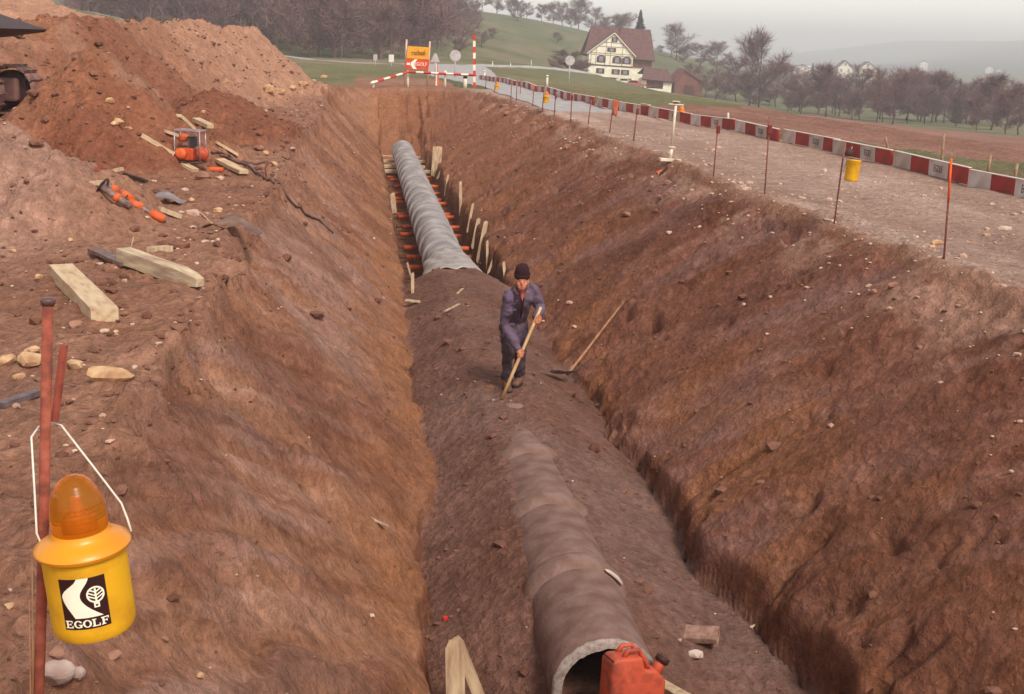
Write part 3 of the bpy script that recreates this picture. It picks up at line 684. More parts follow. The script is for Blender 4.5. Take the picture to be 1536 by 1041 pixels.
for s_ in (-1, 1):
    e_ = MB()
    for a in (1, -1):
        e_.box((0, 0, 0), (.34, .006, .018), Matrix.Translation((0, s_ * .0865, HC * .38)) @ Matrix.Rotation(a * .62, 4, 'Y'), bev=.003)
    e_.build('pressed_rib', canr, can)
# timber trestle: two planks meeting at the top
ap = P(682, 966, 7.3)
la = P(686, 1090, 7.1); lb = P(748, 1090, 7.2)
tr_ = thing('timber_trestle', 'pale timber trestle of two boards meeting in an inverted V', 'trestle', (la[0], la[1], H(la[0], la[1])))
base = np.array(tr_.location)
for q, (e0, wd) in enumerate([(la, .12), (lb, .075)]):
    g = np.array([e0[0], e0[1], H(e0[0], e0[1]) - .03]); a = np.array(ap) + np.array([0.02 * q, .03 * q, 0]); 
    d = Vector(a - g); L = d.length; d.normalize(); xa = Vector((1, 0, 0)); xa = (xa - d * xa.dot(d)).normalized(); ya = d.cross(xa)
    m_ = MB().prism([(-wd / 2, 0), (wd / 2, 0), (wd / 2, L - .02), (wd * .28, L + .025), (-wd * .3, L + .02), (-wd / 2, L - .03)], .045, Matrix.Rotation(math.pi / 2, 4, 'X'))
    o = m_.build('board', wood2, tr_); o.matrix_parent_inverse = Matrix.Identity(4)
    o.matrix_local = Matrix.Translation(Vector(g - base)) @ Matrix((xa, -ya, d)).transposed().to_4x4()
# pale plank end beside the can, slab and stone at the right
def lump(name, p, r, label, cat, material, seed, rot=(0, 0, 0), sub=2, jit=.22, group=None, sink=.25):
    bm = bmesh.new(); bmesh.ops.create_icosphere(bm, subdivisions=sub, radius=1.0); rs = np.random.RandomState(seed)
    V = np.array([v.co[:] for v in bm.verts]); nn = vn(V[:, 0] * 1.3 + seed, V[:, 1] * 1.3 + V[:, 2] * .9, seed) + .5 * vn(V[:, 2] * 2.3 + seed, V[:, 0] * 2.1 - V[:, 1], seed + 1)
    for v, k_ in zip(bm.verts, nn): v.co *= 1 + jit * float(k_)
    for _ in range(5):                                       # a few cleaved faces
        d_ = Vector(rs.normal(0, 1, 3)).normalized(); off = rs.uniform(.62, .85)
        for v in bm.verts:
            q = v.co.dot(d_)
            if q > off: v.co -= d_ * (q - off)
    for v in bm.verts: v.co = Vector((v.co.x * r[0], v.co.y * r[1], v.co.z * r[2]))
    m_ = bpy.data.meshes.new(name); bm.to_mesh(m_); bm.free(); m_.materials.append(material)
    o = link(name, m_, None, (p[0], p[1], p[2] + r[2] * (1 - 2 * sink)), rot); return tag(o, label, cat, group)
g = G(1052, 962); sl = MB().box((0, 0, .02), (.24, .15, .05), bev=.006); jitter(sl, .006, 4, 12)
o = sl.build('slab_fragment', mat('slab', lin(160, 124, 108), lin(128, 92, 78), .9, 18, 5, .004), None, False, g + np.array([0, 0, .035]), (R(14), R(-6), R(-22))); tag(o, 'flat grey-brown slab fragment lying by the pipe mouth', 'slab')
e_ = MB().box((.118, 0, .0), (.004, .14, .048)).build('broken_face', mat('slab_edge', lin(200, 172, 150), lin(170, 140, 120), .9, 20), o)
lump('stone', G(1043, 985), (.065, .05, .035), 'small white stone tucked under the slab fragment', 'stone', mat('white_stone', lin(214, 192, 176), lin(190, 164, 148), .85, 10), 21)
pl = G(1000, 1030); m_ = MB().box((0, 0, 0), (.09, .5, .04), bev=.004).build('plank_end', wood, None, False, (pl[0] + .02, pl[1] - .18, pl[2] + .06), (R(-6), 0, R(24))); tag(m_, 'pale plank end lying beside the red jerry can', 'plank')
# splinters on the left wall, scraps
for (px, py, ln_, rz, nm) in [(567, 786, .15, 14, 'light split piece of wood lying on the left trench wall')]:
    g = G(px, py); tt = thing('wood_splinter', nm, 'wood', g + np.array([.01, 0, .012]), (0, R(32), R(rz)))
    MB().box((0, 0, 0), (.15, .03, .012)).build('chip', wood, tt); MB().box((.03, -.03, .004), (.10, .018, .01), Matrix.Rotation(.35, 4, 'Z')).build('chip', wood, tt)
g = G(668, 930); o = MB().box((0, 0, .012), (.035, .03, .03), bev=.006).build('scrap', mat('red_scrap', lin(210, 50, 40)), None, False, g); tag(o, 'tiny red scrap lying at the foot of the left wall', 'scrap')
g = G(1128, 947); o = MB().prism([(0, 0), (.05, .012), (.03, .05), (.008, .03)], .006).build('paper_scrap', mat('cream_scrap', lin(236, 214, 170)), None, False, g + np.array([0, 0, .02]), (R(-25), R(-20), .6)); tag(o, 'tiny cream scrap on the right wall above the slab', 'scrap')
# pale boards left half covered in the fill
for (px, py, L, rz, wd) in [(678, 463, .42, -32, .035), (628, 454, .40, 78, .12), (690, 438, .3, -20, .03)]:
    g = G(px, py); o = MB().box((0, 0, 0), (wd, L, .02), bev=.004).build('half_buried_board', wood2, None, False, g + np.array([0, 0, .012]), (R(4), 0, R(rz))); tag(o, 'weathered board half sunk in the fill behind the worker', 'board', 'boards sunk in the fill')

# ------------------------------------------------------------------ shovel leaning on the right wall
ash = mat('ash_handle', lin(176, 128, 88), lin(146, 100, 70), .7, 5, 6, stretch=(2, 2, .3))
steel = mat('worn_steel', lin(150, 136, 130), lin(104, 86, 80), .45, 12, 6, metal=.5)
b0 = G(848, 575); t0 = P(935, 462, b0[1] + 1.0); t0 = G(935, 462); t0[2] += .04
sv0 = thing('shovel', 'long-handled shovel leaning on the right trench wall', 'shovel', b0)
d = Vector(t0 - b0); 
MB().tube([Vector((.02, .0, .10)), d * .3 + Vector((0, 0, .05)), d * .65 + Vector((0, 0, .045)), d + Vector((0, 0, .03))], [.018, .016, .015, .014], 10).build('handle', ash, sv0, True)
def blade_mesh(L=.28, W=.24):
    m_ = MB(); NU, NV = 9, 9; vs = []
    for j in range(NV + 1):
        v = j / NV; wd = W * .5 * (1 if v < .55 else math.sqrt(max(1 - ((v - .55) / .47) ** 2, .0)))
        for i in range(NU + 1):
            u = -1 + 2 * i / NU; vs.append((u * wd, -v * L, .035 * u * u - .03 * math.sin(v * 2.2)))
    m_.add(vs, [(j * (NU + 1) + i, j * (NU + 1) + i + 1, (j + 1) * (NU + 1) + i + 1, (j + 1) * (NU + 1) + i) for j in range(NV) for i in range(NU)]); return m_
bo = blade_mesh().build('blade', steel, sv0, True, (0.03, 0.02, .10), (R(-18), R(-12), R(-58))); bo.modifiers.new('t', 'SOLIDIFY').thickness = .004
MB().tube([(.03, .02, .10), d * .12 + Vector((0, 0, .07))], [.024, .022], 10).build('socket', steel, sv0, True)
# ------------------------------------------------------------------ the worker
wp = G(769, 581); WX, WY = wp[0], wp[1]; WZ = H(WX, WY) - .01; WS = .90
skin = mat('skin', lin(206, 136, 104), lin(186, 110, 84), .6, 30, 3)
jack = mat('work_jacket', lin(104, 88, 110), lin(92, 72, 78), .95, 7, 8, .006, 40)
trou = mat('work_trousers', lin(66, 54, 66), lin(84, 66, 64), .95, 16, 6, .004, 60)
hatm = mat('knit_cap', lin(58, 28, 30), lin(40, 18, 20), .98, 60, 3, .003, 150)
bootm = mat('muddy_boot', lin(122, 88, 70), lin(88, 60, 48), .9, 20, 5, .003, 60)
dark_i = mat('dark_line', lin(60, 34, 30)); shirt = mat('red_shirt', lin(176, 84, 76), lin(150, 66, 60), .9, 30)
man = thing('person', 'worker in blue jacket and dark knit cap bending over a long tool', 'person', (WX, WY, WZ), (0, 0, R(-4))); man.scale = (WS, WS, WS)
def remeshed(mb, name, material, vox=.012, smooth=4, disp=0.0, seed=0, dsc=14):
    o = mb.build(name, material, man, True)
    r = o.modifiers.new('remesh', 'REMESH'); r.mode = 'VOXEL'; r.voxel_size = vox
    if smooth:
        s_ = o.modifiers.new('smooth', 'SMOOTH'); s_.iterations = smooth; s_.factor = .5
    dg = bpy.context.evaluated_depsgraph_get(); dg.update()
    m_ = bpy.data.meshes.new_from_object(o.evaluated_get(dg)); o.modifiers.clear(); old = o.data; o.data = m_; bpy.data.meshes.remove(old)
    if disp:
        n = len(m_.vertices); co = np.zeros(n * 3); m_.vertices.foreach_get('co', co); co = co.reshape(-1, 3); nr = np.zeros(n * 3); m_.vertices.foreach_get('normal', nr); nr = nr.reshape(-1, 3)
        k_ = fbm(co[:, 0] * dsc + co[:, 1] * 6, co[:, 2] * dsc * .8 + co[:, 1] * 9, 3, seed)
        m_.vertices.foreach_set('co', (co + nr * (disp * k_)[:, None]).ravel())
    m_.materials.clear(); m_.materials.append(material)
    m_.polygons.foreach_set('use_smooth', [True] * len(m_.polygons)); m_.update(); return o
def limb(mb, pts, rad, n=12):
    for i, (p_, r_) in enumerate(zip(pts, rad)): mb.ell(p_, (r_, r_, r_), 12, 8)
    mb.tube(pts, rad, n, cap=False)
# skeleton, metres; -y faces the camera, +x is picture right
HIP = (.0, .06, .80); CH = (.04, -.16, 1.12); NK = (.05, -.25, 1.27); HD = (.045, -.345, 1.35)
SL, SR = (-.085, -.27, 1.14), (.175, -.12, 1.20)
HL = Vector((.064, -.427, .52)); HR = Vector((.226, -.394, .92))
EL, ER = (-.125, -.19, .80), (.275, -.11, .99)
FL, FRr = (-.075, -.10, 0.0), (.07, .10, .01)
KL, KR = (-.075, -.10, .46), (.075, .04, .47)
TL0, TL1 = Vector((-.145, -.47, .0)), Vector((.268, -.385, 1.06))       # line of the tool
# body: one continuous skin, mostly under the clothes
bd = MB()
limb(bd, [HIP, CH, NK, HD], [.12, .13, .055, .055]); 
bd.ell(HD, (.072, .088, .108), 16, 12); bd.ell((HD[0] - .002, HD[1] - .05, HD[2] - .055), (.05, .045, .05), 12, 8)
bd.ell((HD[0] - .004, HD[1] - .094, HD[2] - .012), (.014, .022, .026), 8, 6)                                  # nose
bd.ell((HD[0], HD[1] - .070, HD[2] + .026), (.046, .022, .012), 10, 6)                                        # brow
bd.ell((HD[0], HD[1] - .080, HD[2] - .055), (.024, .014, .010), 8, 6)                                         # lips
for s_ in (-1, 1): bd.ell((HD[0] + s_ * .073, HD[1] + .005, HD[2] - .012), (.012, .022, .034), 8, 6); bd.ell((HD[0] + s_ * .036, HD[1] - .062, HD[2] - .03), (.024, .02, .022), 8, 6)
for S_, E_, Hh in ((SL, EL, HL), (SR, ER, HR)):
    limb(bd, [CH, S_, E_, tuple(Hh)], [.07, .05, .038, .027])
for K_, F_, s_ in ((KL, FL, -1), (KR, FRr, 1)):
    limb(bd, [HIP, (HIP[0] + s_ * .08, HIP[1], HIP[2] - .06), K_, (F_[0], F_[1] + .02, .09)], [.11, .075, .05, .035])
tdir = (TL1 - TL0).normalized()
def hand(mb, c, s_):
    """palm beside the shaft, four fingers closed round it, thumb along the other side"""
    ax = tdir; fr = Vector((0, -1, 0)); fr = (fr - ax * fr.dot(ax)).normalized(); sd_ = ax.cross(fr) * s_
    for k_ in range(5):
        q = c + ax * (-.034 + .017 * k_) + sd_ * -.028; mb.ell(q, (.017, .022, .017), 8, 6)
    mb.ell(c + sd_ * -.030, (.026, .030, .040), 10, 8)
    for k_, ln_ in enumerate((.85, 1.0, .96, .8)):
        o = c + ax * (-.033 + .0215 * k_); pts = []
        for a in (-2.6, -1.6, -.6, .5 * ln_, 1.35 * ln_):
            pts.append(o + fr * (math.cos(a - .1) * .026) + sd_ * (math.sin(a) * .026))
        mb.tube(pts, [.0095, .0095, .009, .008, .007], 8)
    th = [c + ax * .035 + sd_ * -.026, c + ax * .052 + fr * .022 + sd_ * -.012, c + ax * .058 + fr * .027 + sd_ * .012]
    mb.tube(th, [.012, .0105, .008], 8)
hand(bd, HL, 1); hand(bd, HR, -1)
limb(bd, [EL, tuple(HL - tdir.cross(Vector((0, -1, 0))).normalized() * .03)], [.035, .024]); limb(bd, [ER, tuple(HR + tdir.cross(Vector((0, -1, 0))).normalized() * .03)], [.035, .024])
body = remeshed(bd, 'body', skin, .0065, 2)
for s_ in (-1, 1):
    MB().ell((HD[0] + s_ * .030, HD[1] - .078, HD[2] + .010), (.009, .004, .004), 8, 6).build('eye', dark_i, body, True)
MB().ell((HD[0], HD[1] - .0905, HD[2] - .056), (.022, .006, .0035), 8, 6).build('mouth', mat('lip', lin(150, 76, 64)), body, True)
# jacket
jk = MB()
limb(jk, [(.0, .03, .64), (.0, .04, .84), (.03, -.09, 1.03), CH, (.05, -.215, 1.215)], [.165, .145, .145, .14, .07])
jk.ell((.02, -.05, 1.0), (.155, .14, .16), 14, 10); jk.ell((.045, -.17, 1.13), (.165, .13, .10), 14, 10); jk.ell((0.0, .03, .63), (.185, .158, .075), 14, 10)
for S_, E_, Hh, o in ((SL, EL, HL, 1), (SR, ER, HR, -1)):
    wv = Vector(E_).lerp(Hh, .84); limb(jk, [(CH[0] + (S_[0] - CH[0]) * .4, CH[1], CH[2] + .03), S_, Vector(S_).lerp(Vector(E_), .5), E_, Vector(E_).lerp(Hh, .5), wv], [.09, .080, .068, .062, .055, .045])
jacket = remeshed(jk, 'jacket', jack, .010, 4, .017, 3, 15)
# collar flaps, front opening, pocket flaps, buttons
cl = MB()
for s_ in (-1, 1):
    cl.tube([(NK[0] + s_ * .015, NK[1] - .075, NK[2] - .085), (NK[0] + s_ * .062, NK[1] - .045, NK[2] - .022), (NK[0] + s_ * .066, NK[1] + .02, NK[2] + .012), (NK[0] + s_ * .03, NK[1] + .066, NK[2] + .022)], [.012, .020, .022, .02], 8, flat=.6)
cl.build('collar', jack, jacket, True)
MB().tube([(.062, -.345, 1.155), (.062, -.318, 1.08), (.058, -.275, .98), (.05, -.20, .88)], [.022, .017, .013, .008], 8, flat=.4).build('front_opening', dark_i, jacket, True)
MB().prism([(-.024, 0), (.0, -.085), (.024, 0), (.012, .025), (-.012, .025)], .006, Matrix.Translation((.055, -.335, 1.20)) @ Matrix.Rotation(R(68), 4, 'X')).build('shirt_front', shirt, man)
for (px_, pz_, py_) in ((-.055, .99, -.238), (-.06, .80, -.148)):
    MB().box((0, 0, 0), (.11, .008, .028), Matrix.Translation((px_, py_, pz_)) @ Matrix.Rotation(R(-24), 4, 'X') @ Matrix.Rotation(R(-12), 4, 'Z'), bev=.003).build('pocket_flap', jack, jacket)
# trousers
tr_m = MB()
for K_, F_, s_ in ((KL, FL, -1), (KR, FRr, 1)):
    limb(tr_m, [(HIP[0], HIP[1], HIP[2] + .02), (HIP[0] + s_ * .075, HIP[1], HIP[2] - .08), tuple(Vector((HIP[0] + s_ * .075, HIP[1], HIP[2] - .08)).lerp(Vector(K_), .5)), K_, tuple(Vector(K_).lerp(Vector((F_[0], F_[1] + .02, .1)), .5)), (F_[0], F_[1] + .02, .14)], [.13, .098, .085, .075, .066, .062])
remeshed(tr_m, 'trousers', trou, .010, 3, .018, 9, 15)
# boots
for (F_, yaw) in ((FL, 8), (FRr, -20)):
    bt = MB(); M_ = Matrix.Translation((F_[0], F_[1], F_[2])) @ Matrix.Rotation(R(yaw), 4, 'Z')
    bt.ell((0, .02, .055), (.048, .062, .055), 12, 8, M_); bt.ell((0, -.05, .045), (.047, .07, .045), 12, 8, M_); bt.ell((0, -.11, .04), (.046, .058, .038), 12, 8, M_)
    bt.tube([M_ @ Vector((0, .03, .05)), M_ @ Vector((0, .03, .17))], [.055, .06], 12)
    bo = remeshed(bt, 'boot', bootm, .009, 3)
    s2 = MB().prism([(-.045, .07), (-.05, -.05), (-.042, -.14), (0, -.172), (.042, -.14), (.05, -.05), (.045, .07), (0, .088)], .022, M_ @ Matrix.Translation((0, 0, -.008))); s2.build('sole', mat('sole', lin(60, 40, 34)), bo)
# knit cap
hc = MB(); Mh = Matrix.Translation((HD[0], HD[1] + .012, HD[2] + .048)) @ Matrix.Rotation(R(16), 4, 'X')
hc.lathe([(.083, -.004), (.086, .012), (.086, .034), (.081, .038), (.082, .065), (.077, .098), (.062, .128), (.036, .148), (.010, .154)], 28, Mh @ Matrix.Scale(1.12, 4, (0, 1, 0)), cap=(False, True))
jitter(hc, .003, 5, 30); ho = hc.build('knit_cap', hatm, man, True)
hb = MB(); hb.lathe([(.084, -.008), (.0905, -.004), (.091, .034), (.086, .040)], 28, Mh @ Matrix.Scale(1.12, 4, (0, 1, 0)), cap=(False, False)); hb.build('cap_brim', hatm, ho, True)
# the tool in his hands
WM = Matrix.Translation((WX, WY, WZ)) @ Matrix.Rotation(R(-4), 4, 'Z') @ Matrix.Scale(WS, 4)
tb = WM @ TL0; tl = thing('long_tool', 'pale wooden-handled shovel held in both hands by the worker', 'shovel', tb)
off = WM.to_3x3() @ (TL1 - TL0)
pm = mat('pale_handle', lin(222, 188, 140), lin(196, 156, 110), .55, 6, 5, stretch=(2, 2, .3))
MB().tube([off * -.0 + Vector((0, 0, .0)), off * .3, off * .7, off * 1.0], [.019, .018, .0165, .0155], 12).build('handle', pm, tl, True)
bo = blade_mesh(.24, .20).build('blade', steel, tl, True, (0, 0.0, -.01), (R(62), 0, R(-8))); bo.modifiers.new('t', 'SOLIDIFY').thickness = .004
# ------------------------------------------------------------------ left bank: warning lantern on its post
yel = mat('lantern_yellow', lin(222, 164, 26), lin(186, 128, 24), .55, 14, 8, .0008, 90, spec=.35, sharp=(.45, .85))
rust = mat('rusty_iron', lin(158, 84, 66), lin(112, 60, 48), .8, 30, 6, .001, 120, c3=lin(142, 70, 52))
rust2 = mat('red_lead_iron', lin(158, 78, 60), lin(124, 60, 48), .8, 25, 6, .001, 90)
white = mat('white_wire', lin(226, 218, 204), lin(204, 192, 178), .5, 20)
amber = bpy.data.materials.new('amber_dome'); amber.use_nodes = True; b_ = amber.node_tree.nodes['Principled BSDF']
b_.inputs['Base Color'].default_value = (*lin(236, 164, 40), 1); b_.inputs['Roughness'].default_value = .25; b_.inputs['Transmission Weight'].default_value = .85; b_.inputs['IOR'].default_value = 1.3
YL = 2.9
pt, pb = P(72, 452, 2.99), P(56, 1060, 2.90); dv = pb - pt; zb = None
tt = 1.0
for tt in np.linspace(.9, 3, 300):
    q = pt + dv * tt
    if q[2] < H(q[0], q[1]) - .05: break
foot = pt + dv * tt
post = thing('lantern_post', 'rusty iron post with mushroomed head carrying the big yellow lantern', 'post', foot)
rel = pt - foot
MB().tube([(0, 0, 0), rel * .5 + np.array([.004, 0, 0]), rel], [.0125, .0125, .0125], 12).build('rod', rust, post, True)
hd_ = MB().lathe([(.012, -.012), (.017, -.004), (.0185, .004), (.013, .009)], 14); hd_.build('hammered_head', mat('hammered_steel', lin(128, 100, 96), lin(96, 70, 66), .5, 30, metal=.4), post, True, rel)
a0, a1 = P(96, 518, 3.0) - foot, P(82, 632, 2.99) - foot
MB().tube([a0, a1], [.0115, .0115], 8, flat=.55).build('welded_bar', rust2, post, False)
# lantern
lc = P(138, 866, 2.83)
lan = thing('warning_lantern', 'big yellow warning lantern with amber dome hanging on the rusty post', 'lantern', lc + np.array([0, 0, -.098]), (R(2), R(-5), 0))
S = .1
def lantern_body(): return MB().lathe([(.080, -.026), (.089, -.023), (.0935, -.014), (.0945, .004), (.0945, .168), (.099, .172), (.099, .180)], 48)
def lantern_ring(): return MB().lathe([(.097, .174), (.106, .177), (.1085, .184), (.106, .190), (.090, .200), (.074, .207), (.067, .214), (.0645, .224)], 48)
def lantern_dome():
    prof = [(.062, .215), (.0635, .240), (.0625, .265), (.0585, .292), (.051, .316), (.0395, .336), (.025, .349), (.009, .354)]
    zz = np.linspace(.216, .354, 60); rr_ = np.interp(zz, [q[1] for q in prof], [q[0] for q in prof]) + .0003 * np.sin((zz - .216) * 620) * (zz < .30)
    return MB().lathe(list(zip(rr_.tolist(), zz.tolist())), 48, cap=(True, True))
bd_ = shade_auto(lantern_body().build('canister', yel, lan)); 
shade_auto(lantern_ring().build('shoulder_ring', mat('amber_ring', lin(226, 146, 20), lin(208, 128, 18), .35, 6, spec=.5), lan)); 
dm = lantern_dome().build('amber_dome', amber, lan, True)
MB().lathe([(.030, .20), (.030, .255), (.012, .275), (.008, .30)], 16).build('lamp_insert', mat('lamp_insert', lin(210, 120, 30), lin(180, 96, 24), .5), dm, True)
# bail of white wire, hooked behind the post
inv = lan.matrix_world.inverted() if False else None
Ml = Matrix.Translation(Vector(lc + np.array([0, 0, -.098]))) @ (Matrix.Rotation(R(-5), 4, 'Y') @ Matrix.Rotation(R(2), 4, 'X'))
wl_ = [P(70, 836, 2.84), P(55, 800, 2.84), P(52, 740, 2.88), P(47, 656, 2.96), P(58, 640, 3.02), P(75, 633, 3.03), P(92, 638, 3.02), P(140, 700, 2.93), P(182, 755, 2.86), P(191, 778, 2.84), P(197, 797, 2.83)]
mli = Ml.inverted(); MB().tube([mli @ Vector(q) for q in wl_], .0026, 8).build('wire_bail', white, lan, True)
# printed plate on the canister: dark field, white road, tree, name
def cyl(u, v, r=.0958):                                  # u along the wall (m), v up (m), centred a little left of the axis toward the camera
    a = -math.pi / 2 + (u - .012) / .0945 + ANG0; return (r * math.cos(a), r * math.sin(a), v)
_vd = Vector((0, 0, 1.9)) - Vector(lc); ANG0 = math.atan2(_vd.y, _vd.x) + math.pi / 2
PW, PH = .104, .125; V0 = .016; U0 = -PW / 2
def grid_print(test, nu, nv, r, name, material, parent):
    m_ = MB(); 
    uu = (np.arange(nu) + .5) / nu; vv = (np.arange(nv) + .5) / nv; A, B = np.meshgrid(uu, vv); keep = test(A.ravel(), B.ravel()).reshape(nv, nu)
    idx = {}; vs = []; fs = []
    def vid(i, j):
        if (i, j) not in idx: idx[(i, j)] = len(vs); vs.append(cyl(U0 + PW * i / nu, V0 + PH * j / nv, r))
        return idx[(i, j)]
    for j in range(nv):
        for i in range(nu):
            if keep[j, i]: fs.append((vid(i, j), vid(i + 1, j), vid(i + 1, j + 1), vid(i, j + 1)))
    m_.add(vs, fs); return m_.build(name, material, parent)
def pin(poly): return lambda a, b: inpoly(a, b, poly)
plate = grid_print(lambda a, b: a > -1, 24, 4, .0953, 'name_plate', mat('plate_dark', lin(56, 24, 22), lin(48, 20, 20), .5, 30), lan)
def bez(p0, p1, p2, p3, n=14): return [tuple((1 - t) ** 3 * np.array(p0) + 3 * (1 - t) ** 2 * t * np.array(p1) + 3 * (1 - t) * t * t * np.array(p2) + t ** 3 * np.array(p3)) for t in np.linspace(0, 1, n)]
roadp = bez((.40, 1.0), (.36, .88), (.06, .80), (.04, .66)) + bez((.04, .66), (.04, .52), (.18, .38), (.27, .225)) + [(.86, .225)] + bez((.86, .225), (.60, .40), (.42, .52), (.43, .66)) + bez((.43, .66), (.44, .78), (.62, .88), (.65, 1.0))
grid_print(pin(roadp), 130, 160, .0957, 'road_emblem', mat('print_cream', lin(248, 240, 216), lin(240, 230, 204), .5, 30), plate)
def tree_t(a, b):
    x = (a - .755) * PW / .02; y_ = (b - .655) * PH / .02; r = np.hypot(x, y_)
    ring = (r < 1.0) & (r > .80); stem = (np.abs(x) < .10) & (y_ < .75) & (y_ > -1.2) & (r < 1.2)
    br_ = np.zeros_like(a, bool)
    for k_ in (-.55, -.15, .28): br_ |= (np.abs(y_ - k_ - np.abs(x) * .55) < .085) & (r < .9)
    foot_ = (np.abs(x) < .30) & (y_ < -.85) & (y_ > -1.6) & ~((np.abs(x) < .14) & (y_ < -1.0) & (y_ > -1.45))
    return ring | stem | br_ | foot_
grid_print(tree_t, 200, 240, .0957, 'tree_emblem', MATS['print_cream'], plate)
def seg(x, y, x0, y0, x1, y1): return (x > x0) & (x < x1) & (y > y0) & (y < y1)
def name_t(a, b):
    y_ = (b - .035) / .15; res = np.zeros_like(a, bool)
    for k_, ch in enumerate('EGOLF'):
        x = (a - .025 - k_ * .192) / .185; ok = (y_ > 0) & (y_ < 1) & (x > 0) & (x < 1.0)
        st = seg(x, y_, .12, 0, .36, 1)
        ser = lambda xa, xb, ya, yb: seg(x, y_, xa, ya, xb, yb)
        if ch in 'EF':
            g_ = st | ser(0, .9, .87, 1) | ser(.78, .9, .68, 1) | ser(.3, .7, .45, .57) | ser(.6, .7, .36, .66)
            g_ |= (ser(0, .92, 0, .13) | ser(.8, .92, 0, .32)) if ch == 'E' else ser(0, .5, 0, .13)
        elif ch == 'L': g_ = st | ser(0, .5, .87, 1) | ser(0, .92, 0, .13) | ser(.8, .92, 0, .36)
        else:
            rx_, ry_ = (x - .5) / .5, (y_ - .5) / .5; rr = np.hypot(rx_, ry_); inn = np.hypot(rx_ / .52, ry_ / .74)
            g_ = (rr < 1) & (inn > 1)
            if ch == 'G': g_ = (g_ & ~((x > .62) & (y_ > .42) & (y_ < .70))) | ser(.52, 1.0, .36, .47) | ser(.7, .92, .04, .45)
        res |= g_ & ok
    return res
grid_print(name_t, 300, 260, .0957, 'lettering', MATS['print_cream'], plate)
# dry stalks by the post
for k_, (a, b__) in enumerate([((48, 830), (44, 1050)), ((56, 860), (50, 1050)), ((44, 900), (40, 1050))]):
    p1 = P(*a, 3.05); p2 = P(*b__, 3.0); g_ = np.array([p2[0], p2[1], H(p2[0], p2[1]) - .02])
    o = MB().tube([(0, 0, 0), (p2 - g_) * .6, p2 - g_ + np.array([.01, 0, 0]), p1 - g_], [.003, .0028, .0024, .0012], 5).build('dry_stalk', mat('straw', lin(190, 140, 96), lin(160, 110, 76), .9), None, True, g_)
    tag(o, 'thin dry grass stalk standing beside the lantern post', 'stalk', 'dry stalks at the lantern post')

# ------------------------------------------------------------------ timbers, struts, sheets and stones on the left bank
def beam(name, p0, p1, wd, th, material, label, cat, group=None, tip=.0, bev=.006, lift=0.0, seed=1):
    """squared timber from ground point to ground point (pixels)"""
    a = G(*p0); c = G(*p1); a[2] += th * .4 + lift; c[2] += th * .4 + lift; d = Vector(c - a); L = d.length
    m_ = MB(); n = 8
    prof = [(wd / 2, th / 2), (-wd / 2, th / 2), (-wd / 2, -th / 2), (wd / 2, -th / 2)]
    vs = []
    for i in range(n + 1):
        f_ = i / n; k_ = 1.0 if f_ < .82 or not tip else 1 - tip * (f_ - .82) / .18
        for (u_, v_) in prof: vs.append((u_ * k_, f_ * L, v_ * (k_ if tip else 1)))
    m_.add(vs, [(i * 4 + j, i * 4 + (j + 1) % 4, i * 4 + 4 + (j + 1) % 4, i * 4 + 4 + j) for i in range(n) for j in range(4)] + [(3, 2, 1, 0), (n * 4, n * 4 + 1, n * 4 + 2, n * 4 + 3)])
    jitter(m_, .004, seed, 5)
    o = m_.build(name, material); d.normalize(); xa = d.cross(Vector((0, 0, 1))).normalized(); za = xa.cross(d)
    o.matrix_world = Matrix.Translation(Vector(a)) @ Matrix((xa, d, za)).transposed().to_4x4(); return tag(o, label, cat, group)
tb_ = mat('beam_timber', lin(212, 188, 154), lin(160, 120, 94), .85, 5, 8, .004, 30, stretch=(4, .8, 4), c3=lin(198, 170, 136), sharp=(.25, .8))
tb2 = mat('beam_timber_grey', lin(208, 188, 154), lin(160, 130, 108), .85, 4, 8, .004, 30, stretch=(4, .8, 4))
beam('timber_beam', (92, 415), (158, 482), .18, .10, tb_, 'thick sawn timber with a dark cut end near the bank edge', 'beam')
beam('timber_beam', (186, 396), (300, 432), .13, .12, tb2, 'long squared timber with a split pointed end beside a bent sheet', 'beam', tip=.45, lift=.03)
beam('steel_channel', (142, 380), (192, 402), .12, .03, mat('grey_iron', lin(140, 116, 110), lin(108, 84, 78), .6, 20, metal=.3), 'flat grey iron bar under the end of the pointed timber', 'iron bar', lift=.02)
beam('plank', (213, 206), (262, 234), .09, .05, tb_, 'long thin pale plank leading to the motor pump', 'plank')
beam('plank', (268, 176), (290, 192), .08, .05, tb_, 'short pale plank behind the motor pump', 'plank', 'loose pale planks behind the pump')
beam('plank', (294, 182), (316, 196), .13, .07, tb_, 'stout pale plank end behind the motor pump', 'plank')
beam('plank', (248, 200), (266, 210), .08, .04, tb_, 'short pale plank behind the motor pump', 'plank', 'loose pale planks behind the pump')
beam('plank', (325, 218), (356, 236), .13, .04, tb_, 'broad pale board beside the pump hose', 'plank', lift=.02)
beam('plank', (276, 248), (294, 258), .10, .04, tb_, 'short board lying in front of the motor pump', 'plank')
beam('plank', (330, 248), (366, 264), .14, .05, tb_, 'broad board lying across the pump hose', 'plank', lift=.03)
beam('plank', (146, 258), (182, 268), .05, .05, rust2, 'red-brown bar on top of the strut heap', 'bar')
beam('plank', (160, 261), (184, 255), .05, .04, wood2, 'short brown lath crossing the red-brown bar', 'lath')
beam('steel_tube', (186, 264), (220, 275), .05, .05, steel_d, 'dark steel tube with end plate beside the strut heap', 'tube')
beam('plank', (144, 281), (162, 276), .13, .04, wood, 'short pale board lying at the head of the strut heap', 'board')
beam('wood_piece', (240, 322), (270, 328), .06, .05, wood, 'stubby pale stick lying beyond the strut heap', 'stick')
beam('wood_piece', (226, 378), (254, 378), .09, .05, wood, 'stubby pale wood piece behind the pointed timber', 'wood')
